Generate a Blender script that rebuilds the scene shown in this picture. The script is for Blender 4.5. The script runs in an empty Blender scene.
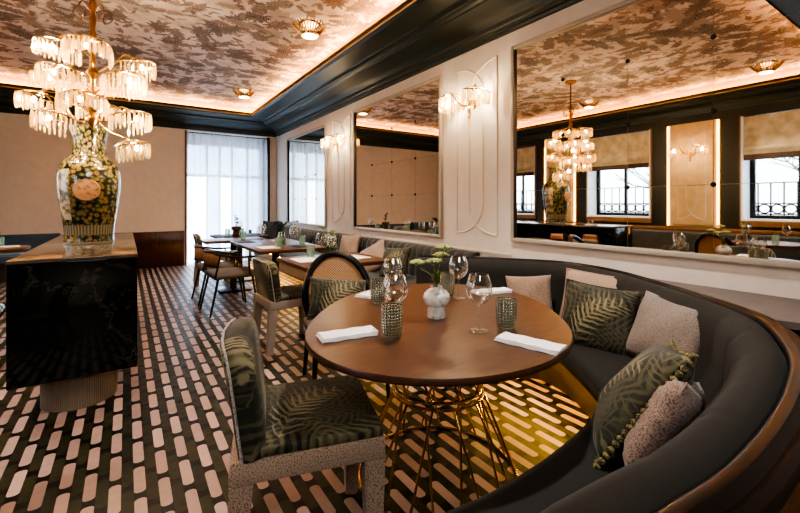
import bpy, bmesh, math, random
from mathutils import Vector, Matrix
random.seed(7)
PI = math.pi
scene = bpy.context.scene
COL = scene.collection

# ------------------------------------------------------------------ materials
def lin(h):
    h = h.lstrip('#')
    out = []
    for i in (0, 2, 4):
        c = int(h[i:i+2], 16) / 255
        out.append(c / 12.92 if c <= .04045 else ((c + .055) / 1.055) ** 2.4)
    return (*out, 1)

class NT:
    """tiny node-tree helper"""
    def __init__(s, name):
        s.m = bpy.data.materials.new(name); s.m.use_nodes = True
        s.t = s.m.node_tree; s.t.nodes.clear()
        s.out = s.t.nodes.new('ShaderNodeOutputMaterial')
    def n(s, typ, ins=None, **kw):
        nd = s.t.nodes.new(typ)
        for k, v in kw.items(): setattr(nd, k, v)
        for k, v in (ins or {}).items(): s.set(nd.inputs[k], v)
        return nd
    def set(s, sock, v):
        if isinstance(v, bpy.types.NodeSocket): s.t.links.new(v, sock)
        elif isinstance(v, bpy.types.Node): s.t.links.new(v.outputs[0], sock)
        else: sock.default_value = v
    def math(s, op, a, b=0.0, c=0.0, clamp=False):
        nd = s.t.nodes.new('ShaderNodeMath'); nd.operation = op; nd.use_clamp = clamp
        s.set(nd.inputs[0], a); s.set(nd.inputs[1], b); s.set(nd.inputs[2], c)
        return nd.outputs[0]
    def mix(s, f, a, b, blend='MIX'):
        nd = s.t.nodes.new('ShaderNodeMix'); nd.data_type = 'RGBA'; nd.blend_type = blend
        s.set(nd.inputs[0], f); s.set(nd.inputs[6], a); s.set(nd.inputs[7], b)
        return nd.outputs[2]
    def ramp(s, f, stops):
        nd = s.t.nodes.new('ShaderNodeValToRGB'); e = nd.color_ramp.elements
        while len(e) < len(stops): e.new(.5)
        for el, (p, c) in zip(e, stops): el.position = p; el.color = c if len(c) == 4 else (*c, 1)
        s.set(nd.inputs[0], f); return nd.outputs[0]
    def coord(s, scale=(1, 1, 1), rot=(0, 0, 0), loc=(0, 0, 0)):
        tc = s.t.nodes.new('ShaderNodeTexCoord')
        return s.n('ShaderNodeMapping', {0: tc.outputs['Object'], 1: loc, 2: rot, 3: scale}).outputs[0]
    def noise(s, vec, scale, detail=3, rough=.5):
        return s.n('ShaderNodeTexNoise', {'Vector': vec, 'Scale': scale, 'Detail': detail, 'Roughness': rough})
    def sep(s, v):
        return s.n('ShaderNodeSeparateXYZ', {0: v}).outputs
    def princ(s, **k):
        p = s.t.nodes.new('ShaderNodeBsdfPrincipled')
        for a, v in k.items(): s.set(p.inputs[a.replace('_', ' ')], v)
        s.t.links.new(p.outputs[0], s.out.inputs[0]); return p
    def bump(s, h, strength=.3, dist=.01):
        return s.n('ShaderNodeBump', {'Height': h, 'Strength': strength, 'Distance': dist}).outputs[0]

def plain(name, col, rough=.5, metal=0., var=.12, scale=9., bump=0., bscale=120., stretch=(1, 1, 1), **kw):
    t = NT(name); c = t.coord(stretch)
    col = lin(col)
    nz = t.noise(c, scale, 3)
    dark = tuple(x * (1 - var) for x in col[:3]) + (1,); lite = tuple(min(1, x * (1 + var)) for x in col[:3]) + (1,)
    base = t.ramp(nz.outputs[0], [(.3, dark), (.7, lite)])
    a = dict(Base_Color=base, Roughness=rough, Metallic=metal)
    if bump: a['Normal'] = t.bump(t.noise(c, bscale, 2).outputs[0], bump, .004)
    a.update(kw); t.princ(**a); return t.m

def emit(name, col, strength):
    t = NT(name)
    e = t.n('ShaderNodeEmission', {0: lin(col), 1: strength})
    t.t.links.new(e.outputs[0], t.out.inputs[0]); return t.m

def clear(name, tint, rough=.03, refl=1.0, bump=None, body=0.0, bodycol='#ffffff'):
    """thin glass: tinted see-through + fresnel reflection"""
    t = NT(name)
    fr = t.n('ShaderNodeLayerWeight', {'Blend': .35})
    nrm = None
    if bump:
        c = t.coord((1, 1, 1))
        x, y, z = t.sep(c)
        ang = t.math('MULTIPLY', t.math('ARCTAN2', y, x), 11.0)
        zz = t.math('MULTIPLY', z, 270.0)
        h = t.math('MULTIPLY', t.math('SINE', t.math('ADD', ang, zz)), t.math('SINE', t.math('SUBTRACT', ang, zz)))
        nrm = t.bump(h, .7, .003); t.set(fr.inputs['Normal'], nrm)
        tc = t.ramp(h, [(.0, lin(bump)), (.25, lin(tint))])
    else: tc = lin(tint)
    tr = t.n('ShaderNodeBsdfTransparent', {0: tc})
    gl = t.n('ShaderNodeBsdfGlossy', {'Color': (1, 1, 1, 1), 'Roughness': rough})
    if nrm: t.set(gl.inputs['Normal'], nrm)
    f = t.math('MULTIPLY', t.math('POWER', fr.outputs['Facing'], 1.6), .85 * refl)
    f = t.math('ADD', f, .075 * refl, clamp=True)
    mx = t.n('ShaderNodeMixShader', {0: f, 1: tr.outputs[0], 2: gl.outputs[0]})
    if body:
        df = t.n('ShaderNodeBsdfDiffuse', {0: lin(bodycol)})
        tl = t.n('ShaderNodeBsdfTranslucent', {0: lin(bodycol)})
        ad = t.n('ShaderNodeMixShader', {0: .5, 1: df.outputs[0], 2: tl.outputs[0]})
        mx = t.n('ShaderNodeMixShader', {0: body, 1: mx.outputs[0], 2: ad.outputs[0]})
    t.t.links.new(mx.outputs[0], t.out.inputs[0]); return t.m

def floor_mat():
    t = NT('tile_floor'); c = t.coord(); x, y, z = t.sep(c)
    hc, p, off = .0463, .250, .078
    u = t.math('DIVIDE', t.math('ADD', x, .134 + hc * .5 + hc * 60), hc)
    col = t.math('FLOOR', u)
    fx = t.math('MULTIPLY', t.math('SUBTRACT', t.math('FRACT', u), .5), hc)
    v = t.math('DIVIDE', t.math('ADD', t.math('ADD', y, 20.0 - .10), t.math('MULTIPLY', col, off)), p)
    fy = t.math('MULTIPLY', t.math('SUBTRACT', t.math('FRACT', v), .5), p)
    r = .019
    qx = t.math('MAXIMUM', t.math('SUBTRACT', t.math('ABSOLUTE', fx), .0228 - r), 0.)
    qy = t.math('MAXIMUM', t.math('SUBTRACT', t.math('ABSOLUTE', fy), .104 - r), 0.)
    d = t.math('SQRT', t.math('ADD', t.math('MULTIPLY', qx, qx), t.math('MULTIPLY', qy, qy)))
    inside = t.math('LESS_THAN', d, r)
    par = t.math('MODULO', col, 2.0)
    cell = t.n('ShaderNodeCombineXYZ', {0: col, 1: t.math('FLOOR', v)})
    wn = t.n('ShaderNodeTexWhiteNoise', {'Vector': cell.outputs[0]})
    nz = t.noise(c, 22, 4).outputs[0]
    pink = t.ramp(wn.outputs[0], [(0, lin('#8d7469')), (1, lin('#ab9184'))])
    pink = t.mix(t.math('MULTIPLY', nz, .35), pink, lin('#6f5d53'))
    olive = t.ramp(wn.outputs[0], [(0, lin('#211f10')), (1, lin('#2e2c17'))])
    tile = t.mix(par, pink, olive)
    base = t.mix(inside, lin('#050403'), tile)
    t.princ(Base_Color=base, Roughness=t.ramp(nz, [(.3, (.34,) * 3), (.7, (.5,) * 3)]), Specular_IOR_Level=.25)
    return t.m

def leaf_layer(t, c, scale, lx, ly, keep, warp=.12, wscale=6.):
    """one scattered-leaf layer -> (mask, random value)"""
    nz = t.noise(c, wscale, 2)
    wv = t.n('ShaderNodeVectorMath', {0: nz.outputs[1], 1: (.5, .5, .5)}, operation='SUBTRACT')
    wv = t.n('ShaderNodeVectorMath', {0: wv.outputs[0], 3: warp}, operation='SCALE')
    cc = t.n('ShaderNodeVectorMath', {0: c, 1: wv.outputs[0]}, operation='ADD').outputs[0]
    vo = t.n('ShaderNodeTexVoronoi', {'Vector': cc, 'Scale': scale}, voronoi_dimensions='2D')
    dv = t.n('ShaderNodeVectorMath', {0: cc, 1: vo.outputs['Position']}, operation='SUBTRACT').outputs[0]
    cr = t.n('ShaderNodeSeparateColor', {0: vo.outputs['Color']}).outputs
    ro = t.n('ShaderNodeVectorRotate', {'Vector': dv, 'Angle': t.math('MULTIPLY', cr[0], 6.28)}, rotation_type='Z_AXIS').outputs[0]
    x, y, z = t.sep(ro)
    lobes = t.math('ADD', .95, t.math('MULTIPLY', t.math('SINE', t.math('MULTIPLY', t.math('ARCTAN2', y, x), 11.)), .2))
    e = t.math('SQRT', t.math('ADD', t.math('POWER', t.math('DIVIDE', t.math('ABSOLUTE', x), lx), 2.), t.math('POWER', t.math('DIVIDE', t.math('ABSOLUTE', y), ly), 2.)))
    m = t.math('LESS_THAN', e, lobes)
    m = t.math('MULTIPLY', m, t.math('LESS_THAN', cr[1], keep))
    vein = t.math('ADD', .75, t.math('MULTIPLY', t.math('SINE', t.math('ADD', t.math('MULTIPLY', x, 190.), t.math('MULTIPLY', t.math('ABSOLUTE', y), 160.))), .32))
    return m, cr[2], vein

def wallpaper_mat():
    t = NT('floral_wallpaper'); c = t.coord()
    lo = t.noise(c, 1.3, 3).outputs[0]
    base = t.ramp(t.noise(c, 4, 5, .65).outputs[0], [(.3, lin('#b7a092')), (.48, lin('#d6c2b4')), (.7, lin('#e6d6ca'))])
    for sc, lx, ly, keep, w, ws, cols in (
        (1.7, .30, .14, .35, .10, 6., ('#a8978a', '#b8a597', '#958679')),
        (3.0, .20, .075, .55, .06, 9., ('#3a3532', '#8d7867', '#5d5a4b')),
        (4.3, .13, .05, .45, .05, 11., ('#84563f', '#4a4440', '#97806f')),
        (2.2, .25, .085, .5, .09, 8., ('#1e1d1e', '#34332f', '#55524d')),
        (2.6, .15, .11, .36, .08, 9., ('#252223', '#1f1f1e', '#6b4a3b')),
        (6.0, .085, .03, .5, .03, 14., ('#332f2c', '#8e7868', '#45433c')),
        (9.0, .055, .018, .45, .02, 18., ('#4a433d', '#a08a7a', '#363432'))):
        m, r, vein = leaf_layer(t, t.n('ShaderNodeVectorMath', {0: c, 1: (sc * 3.1, sc * 1.7, 0)}, operation='ADD').outputs[0], sc, lx, ly, keep, w, ws)
        lc = t.ramp(r, [(0, lin(cols[0])), (.5, lin(cols[1])), (1, lin(cols[2]))])
        lc = t.mix(t.math('SUBTRACT', 1., vein), lc, lin('#b79a86'))
        base = t.mix(t.math('MULTIPLY', m, .9), base, lc)
    base = t.mix(t.ramp(lo, [(.5, (0, 0, 0)), (.66, (.22,) * 3)]), base, lin('#4a3f38'))
    t.princ(Base_Color=base, Roughness=.75)
    return t.m

def palm_mat():
    """overlapping feathery palm fronds: a rib with slanted leaflets, one per voronoi cell, in several layers"""
    t = NT('palm_print_velvet'); c = t.coord()
    cols = t.ramp(t.noise(c, 6, 3).outputs[0], [(.35, lin('#17170f')), (.65, lin('#2d2d20'))])
    for k, (sc, lx, ly, pitch, cl) in enumerate(((3.4, .24, .11, 190., ('#302f22', '#4a4630')), (3.0, .27, .12, 160., ('#403d28', '#655e42')),
                                                 (4.0, .21, .09, 215., ('#3b3826', '#736a4b')), (2.7, .26, .10, 175., ('#565034', '#938867')))):
        cc = t.n('ShaderNodeVectorMath', {0: c, 1: (k * 3.7 + .3, k * 2.3, 0)}, operation='ADD').outputs[0]
        nz = t.noise(cc, 4, 2)
        wv = t.n('ShaderNodeVectorMath', {0: nz.outputs[1], 3: .07}, operation='SCALE').outputs[0]
        w2 = t.n('ShaderNodeVectorMath', {0: t.noise(cc, 26, 2).outputs[1], 3: .018}, operation='SCALE').outputs[0]
        cw = t.n('ShaderNodeVectorMath', {0: cc, 1: wv}, operation='ADD').outputs[0]
        cw = t.n('ShaderNodeVectorMath', {0: cw, 1: w2}, operation='ADD').outputs[0]
        vo = t.n('ShaderNodeTexVoronoi', {'Vector': cw, 'Scale': sc}, voronoi_dimensions='2D')
        dv = t.n('ShaderNodeVectorMath', {0: cw, 1: vo.outputs['Position']}, operation='SUBTRACT').outputs[0]
        cr = t.n('ShaderNodeSeparateColor', {0: vo.outputs['Color']}).outputs
        ro = t.n('ShaderNodeVectorRotate', {'Vector': dv, 'Angle': t.math('MULTIPLY', cr[0], 6.28)}, rotation_type='Z_AXIS').outputs[0]
        x, y, z = t.sep(ro)
        yb = t.math('ADD', y, t.math('MULTIPLY', t.math('MULTIPLY', x, x), 1.6))
        ay = t.math('ABSOLUTE', yb)
        ell = t.math('ADD', t.math('POWER', t.math('DIVIDE', t.math('ABSOLUTE', x), lx), 2.), t.math('POWER', t.math('DIVIDE', ay, ly), 2.))
        st = t.math('SINE', t.math('MULTIPLY', t.math('SUBTRACT', x, t.math('MULTIPLY', ay, .8)), pitch))
        m = t.math('MULTIPLY', t.math('SUBTRACT', st, t.math('SUBTRACT', t.math('MULTIPLY', ell, 1.7), .55)), 1.5, clamp=True)
        rib = t.math('MULTIPLY', t.math('LESS_THAN', ay, .0022), t.math('LESS_THAN', ell, .8))
        tone = t.mix(t.math('ADD', t.math('MULTIPLY', cr[1], .6), t.math('MULTIPLY', st, .25), clamp=True), lin(cl[0]), lin(cl[1]))
        m = t.math('MAXIMUM', t.math('MULTIPLY', m, .85), t.math('MULTIPLY', rib, .7))
        cols = t.mix(m, cols, tone)
    t.princ(Base_Color=cols, Roughness=.8, Sheen_Weight=.12, Sheen_Roughness=.4)
    return t.m

def speckle_mat(name, a, b, scale=95., bump=.5, thr=.5):
    t = NT(name); c = t.coord()
    nz = t.noise(c, scale, 2, .6).outputs[0]
    base = t.ramp(nz, [(thr - .06, lin(a)), (thr + .05, lin(b))])
    t.princ(Base_Color=base, Roughness=.9, Sheen_Weight=.2, Normal=t.bump(nz, bump, .004))
    return t.m

def wood_mat(name, a, b, rough=.35, axis=(1, 9, 9), coat=0.):
    t = NT(name); c = t.coord(axis)
    nz = t.noise(c, 5, 6, .6)
    base = t.ramp(nz.outputs[0], [(.3, lin(a)), (.7, lin(b))])
    t.princ(Base_Color=base, Roughness=rough, Coat_Weight=coat, Coat_Roughness=.08)
    return t.m

def marble_mat():
    t = NT('dark_green_marble'); c = t.coord()
    nz = t.noise(c, 2.2, 7, .65)
    wv = t.n('ShaderNodeVectorMath', {0: nz.outputs[1], 3: .8}, operation='SCALE').outputs[0]
    cw = t.n('ShaderNodeVectorMath', {0: c, 1: wv}, operation='ADD').outputs[0]
    v = t.noise(cw, .8, 6, .6).outputs[0]
    vein = t.ramp(v, [(.488, (0, 0, 0)), (.495, (1, 1, 1)), (.502, (0, 0, 0))])
    cloud = t.ramp(t.noise(c, 2.2, 4, .6).outputs[0], [(.5, (0, 0, 0)), (.75, (.5,) * 3)])
    base = t.mix(cloud, lin('#0b0e0b'), lin('#2a2b26'))
    base = t.mix(t.math('MULTIPLY', vein, .22), base, lin('#7f7d70'))
    t.princ(Base_Color=base, Roughness=.09, Specular_IOR_Level=.5)
    return t.m

def mirror_mat():
    t = NT('antique_mirror'); c = t.coord()
    sp = t.noise(c, 26, 5, .7).outputs[0]
    cl = t.noise(c, 2.5, 3).outputs[0]
    f = t.math('MULTIPLY', t.ramp(sp, [(.64, (0, 0, 0)), (.74, (1, 1, 1))]), t.ramp(cl, [(.4, (.15,) * 3), (.65, (.9,) * 3)]))
    gl = t.n('ShaderNodeBsdfGlossy', {'Color': lin('#efe7da'), 'Roughness': .015})
    df = t.n('ShaderNodeBsdfDiffuse', {0: lin('#6b6455')})
    mx = t.n('ShaderNodeMixShader', {0: t.math('MULTIPLY', f, .55), 1: gl.outputs[0], 2: df.outputs[0]})
    t.t.links.new(mx.outputs[0], t.out.inputs[0]); return t.m

def vase_mat():
    t = NT('floral_porcelain'); c = t.coord(); x, y, z = t.sep(c)
    wob = t.noise(c, 14, 2).outputs[0]
    ang = t.math('MULTIPLY', t.math('ARCTAN2', y, x), .19)
    uv = t.n('ShaderNodeCombineXYZ', {0: t.math('ADD', ang, t.math('MULTIPLY', wob, .03)), 1: t.math('SUBTRACT', z, t.math('MULTIPLY', wob, .03))}).outputs[0]
    vo = t.n('ShaderNodeTexVoronoi', {'Vector': uv, 'Scale': 29., 'Randomness': .95}, voronoi_dimensions='2D')
    cr = t.n('ShaderNodeSeparateColor', {0: vo.outputs['Color']}).outputs
    flower = t.ramp(vo.outputs['Distance'], [(0, lin('#8c6f38')), (.16, lin('#5f4622')), (.24, lin('#8b774b')), (.40, lin('#655130')), (.58, lin('#22261b'))])
    other = t.ramp(vo.outputs['Distance'], [(0, lin('#8f7744')), (.22, lin('#56583a')), (.44, lin('#3c402b')), (.56, lin('#1d2117'))])
    base = t.mix(t.math('GREATER_THAN', cr[0], .45), flower, other)
    # greek-key like band low on the body and pale rim bands
    band = t.math('MULTIPLY', t.math('GREATER_THAN', z, .075), t.math('LESS_THAN', z, .155))
    key = t.math('GREATER_THAN', t.math('SINE', t.math('MULTIPLY', ang, 260.)), .2)
    bc = t.mix(key, lin('#7f7863'), lin('#57533f'))
    base = t.mix(band, base, bc)
    base = t.mix(t.math('LESS_THAN', z, .02), base, lin('#8d8470'))
    # pale painted reserve panels on two sides
    for a0 in (-.02, -2.55):
        da = t.math('ABSOLUTE', t.math('SUBTRACT', t.math('ARCTAN2', y, x), a0))
        pm = t.math('MULTIPLY', t.math('LESS_THAN', da, .36), t.math('MULTIPLY', t.math('GREATER_THAN', z, .2), t.math('LESS_THAN', z, .60)))
        pc = t.ramp(t.noise(c, 16, 4, .6).outputs[0], [(.42, lin('#5b5a45')), (.52, lin('#a79d86')), (.7, lin('#b5ac98'))])
        base = t.mix(pm, base, pc)
    t.princ(Base_Color=base, Roughness=.18, Coat_Weight=.5, Coat_Roughness=.06)
    return t.m

def cane_mat():
    t = NT('woven_cane'); c = t.coord((1, 1, 1)); x, y, z = t.sep(c)
    k = 330.
    a = t.math('SINE', t.math('MULTIPLY', x, k)); b = t.math('SINE', t.math('MULTIPLY', z, k))
    m = t.math('MULTIPLY', a, b)
    base = t.ramp(m, [(.0, lin('#b08b62')), (.35, lin('#8f6947')), (.6, lin('#453022'))])
    t.princ(Base_Color=base, Roughness=.6); return t.m

def sheer_mat():
    t = NT('sheer_linen'); c = t.coord((30, 30, 1.5))
    nz = t.noise(c, 4, 4, .6).outputs[0]
    colr = t.ramp(nz, [(.3, lin('#cfd3d6')), (.7, lin('#f3f4f4'))])
    tl = t.n('ShaderNodeBsdfTranslucent', {0: colr}); df = t.n('ShaderNodeBsdfDiffuse', {0: colr})
    tr = t.n('ShaderNodeBsdfTransparent', {0: (1, 1, 1, 1)})
    a = t.n('ShaderNodeMixShader', {0: .35, 1: tl.outputs[0], 2: df.outputs[0]})
    b = t.n('ShaderNodeMixShader', {0: .34, 1: a.outputs[0], 2: tr.outputs[0]})
    t.t.links.new(b.outputs[0], t.out.inputs[0]); return t.m

def shade_mat():
    t = NT('roman_shade_linen'); c = t.coord()
    nz = t.noise(c, 7, 4).outputs[0]
    colr = t.ramp(nz, [(.3, lin('#b5a68b')), (.7, lin('#d8cbb0'))])
    tl = t.n('ShaderNodeBsdfTranslucent', {0: colr}); df = t.n('ShaderNodeBsdfDiffuse', {0: colr})
    a = t.n('ShaderNodeMixShader', {0: .7, 1: tl.outputs[0], 2: df.outputs[0]})
    t.t.links.new(a.outputs[0], t.out.inputs[0]); return t.m

M = {}
M['floor'] = floor_mat(); M['paper'] = wallpaper_mat(); M['palm'] = palm_mat()
M['wall'] = plain('warm_plaster', '#cbc2b6', .8, var=.04)
M['wallend'] = plain('beige_plaster', '#ddd5cd', .85, var=.04)
M['trimw'] = plain('cream_moulding', '#cdbfac', .55, var=.04)
M['frame'] = plain('grey_cream_frame', '#a89c8c', .5, var=.05)
M['green'] = plain('dark_green_lacquer', '#222920', .48, var=.15, scale=4, Specular_IOR_Level=.45)
M['greenwall'] = plain('dark_green_plaster', '#171b14', .45, var=.4, scale=30)
M['plaster'] = plain('glow_tinted_plaster', '#d9b27c', .8, var=.03)  # amber glow of the strip light is put into the plaster colour
M['wains'] = wood_mat('mahogany_panel', '#2e140c', '#4a2414', .22, (8, 8, 1))
M['walnut'] = wood_mat('walnut_table_top', '#432b1b', '#5a3b26', .33, (2, 9, 9))
M['walnut2'] = wood_mat('brown_table_edge', '#4a2a19', '#643a22', .35, (3, 9, 9))
M['rail'] = wood_mat('polished_mahogany', '#110805', '#211009', .34, (5, 5, 9), .05)
M['copper'] = wood_mat('burl_veneer', '#2c150b', '#7a4526', .22, (6, 6, 3), .4)
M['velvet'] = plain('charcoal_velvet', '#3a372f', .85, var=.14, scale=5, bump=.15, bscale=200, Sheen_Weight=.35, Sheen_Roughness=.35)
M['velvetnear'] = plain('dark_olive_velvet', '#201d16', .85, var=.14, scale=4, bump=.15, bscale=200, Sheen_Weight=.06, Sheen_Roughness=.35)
M['toe'] = plain('brown_leatherette', '#3d342a', .5, var=.1)
M['blue'] = plain('dusty_blue_velvet', '#3b4f5e', .85, var=.12, Sheen_Weight=.3)
M['marble'] = marble_mat()
M['fluted'] = plain('taupe_lacquer', '#8a7b69', .45, var=.05)
M['brass'] = plain('polished_brass', '#e6c88f', .2, 1., var=.1)
M['gold'] = plain('dark_gilt', '#8c6a36', .3, 1., var=.2)
M['blackmetal'] = plain('black_metal', '#0c0b0a', .35, .3, var=.1)
M['blackwood'] = plain('black_lacquered_wood', '#0b0908', .25, var=.15, Coat_Weight=.4)
M['seatgrey'] = plain('grey_brown_upholstery', '#5a5049', .85, var=.12, bump=.2)
M['boucle'] = speckle_mat('speckled_boucle', '#5d4735', '#a58d77', 230, .5, .44)
M['boucle2'] = speckle_mat('pale_grey_speckled_weave', '#6e665f', '#a89d93', 220, .5, .47)
M['greywood'] = plain('pale_grey_painted_wood', '#8d847c', .55, var=.08)
M['cushpink'] = plain('blush_linen', '#957f6d', .9, var=.07, bump=.25)
M['cushtan'] = speckle_mat('tan_boucle', '#5f4b3d', '#937b68', 200, .5, .45)
M['cushgrey'] = speckle_mat('grey_tan_speckled_weave', '#524941', '#83766b', 260, .4, .46)
M['fuzz'] = speckle_mat('shaggy_taupe_pile', '#5d4c42', '#8a7567', 150, 1., .45)
M['cushdark'] = plain('dark_grey_linen', '#34322e', .9, var=.1)
M['pom'] = speckle_mat('olive_pompom', '#3a3517', '#7b7040', 90, 1.)
M['white'] = plain('white_linen', '#dcd9d6', .85, var=.04, bump=.3, bscale=300)
M['ceramic'] = NT('speckled_white_glaze')
def _cer():
    t = M['ceramic']; c = t.coord()
    n1 = t.noise(c, 38, 3, .6).outputs[0]
    base = t.ramp(n1, [(.3, lin('#6c6a66')), (.4, lin('#c6c1b6')), (.6, lin('#dcd8cf'))])
    t.princ(Base_Color=base, Roughness=.25, Coat_Weight=.3); M['ceramic'] = t.m
_cer()
M['wineglass'] = clear('clear_crystal', '#fbfbf8')
M['tumbler'] = clear('green_hobnail_glass', '#eff0ea', .05, 1., bump='#c3c6b6', body=.14, bodycol='#b4b6a6')
M['green_tumbler'] = clear('green_glass', '#e2eee5', .05, 1., body=.25, bodycol='#cfe0d3')
M['clearvase'] = clear('pale_green_glass', '#d8ded0', .04, 1., body=.06, bodycol='#b8c2a8')
M['crystal'] = clear('cut_crystal', '#f7ecd2', .08, 1.4, body=.28, bodycol='#fbe6ba')
M['pane'] = clear('window_glass', '#f2f6f8', .01, .5)
M['bulb'] = emit('warm_bulb', '#ffc772', 60)
M['sbulb'] = emit('sconce_bulb', '#ffca7d', 55)
M['lens'] = emit('downlight_lens', '#ffe2b0', 14)
M['led'] = emit('amber_led', '#ffc04c', 46)
M['ledcove'] = emit('cove_led', '#ffc27c', 30)
M['ledpanel'] = emit('panel_led', '#ffb048', 5)
M['mirror'] = mirror_mat(); M['vase'] = vase_mat(); M['cane'] = cane_mat()
M['canetan'] = plain('tan_cane_back', '#94704f', .6, var=.2, scale=60)
M['sheer'] = sheer_mat(); M['shade'] = shade_mat()
M['shadeband'] = plain('brown_shade_trim', '#4c3a2a', .85)
M['umbel'] = speckle_mat('pale_green_umbel', '#5c6a35', '#a3a968', 160, .8, .42)
M['stem'] = plain('green_stem', '#66763a', .6)
M['leafdark'] = plain('dark_green_leaf', '#28301f', .5)
M['bronze'] = plain('brown_bronze_pot', '#5d4030', .35, .2)
M['terra'] = plain('terracotta_clay', '#8a5538', .7)
M['medallion'] = speckle_mat('carved_tan_relief', '#74513a', '#94704f', 40, 1., .45)
M['ledge'] = plain('grey_ledge_paint', '#6f6661', .6, var=.05)
M['tanwood'] = wood_mat('tan_oak', '#5c4a2c', '#7a6440', .5, (2, 9, 9))
M['reveal'] = plain('pale_window_reveal', '#c9cdd0', .6, var=.05)
M['oakframe'] = wood_mat('amber_oak_frame', '#6b4a2a', '#86603a', .4, (9, 9, 1))
M['panelgold'] = plain('ochre_panel', '#c9ad82', .7, var=.08)
M['iron'] = plain('dark_iron', '#15181a', .45, .4)
M['frost'] = NT('frosted_glass')
def _fr():
    t = M['frost']; c = t.coord()
    colr = t.ramp(t.noise(c, 1.2, 3).outputs[0], [(.3, lin('#aab3bb')), (.7, lin('#c6ccd2'))])
    tl = t.n('ShaderNodeBsdfTranslucent', {0: colr})
    t.t.links.new(tl.outputs[0], t.out.inputs[0]); M['frost'] = t.m
_fr()
M['bark'] = plain('grey_bark', '#5f5a54', .9)
for k, h in dict(book_white='#c8c0b0', book_orange='#a8683a', book_dark='#33302c', book_grey='#77726a', menu='#d8cfc2').items():
    M[k] = plain(k + '_paper', h, .7, var=.06)
M['wine'] = plain('dark_placemat', '#221a15', .6)
M['brownbottle'] = plain('tan_gourd_glaze', '#9a7a50', .3, var=.2)

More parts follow.
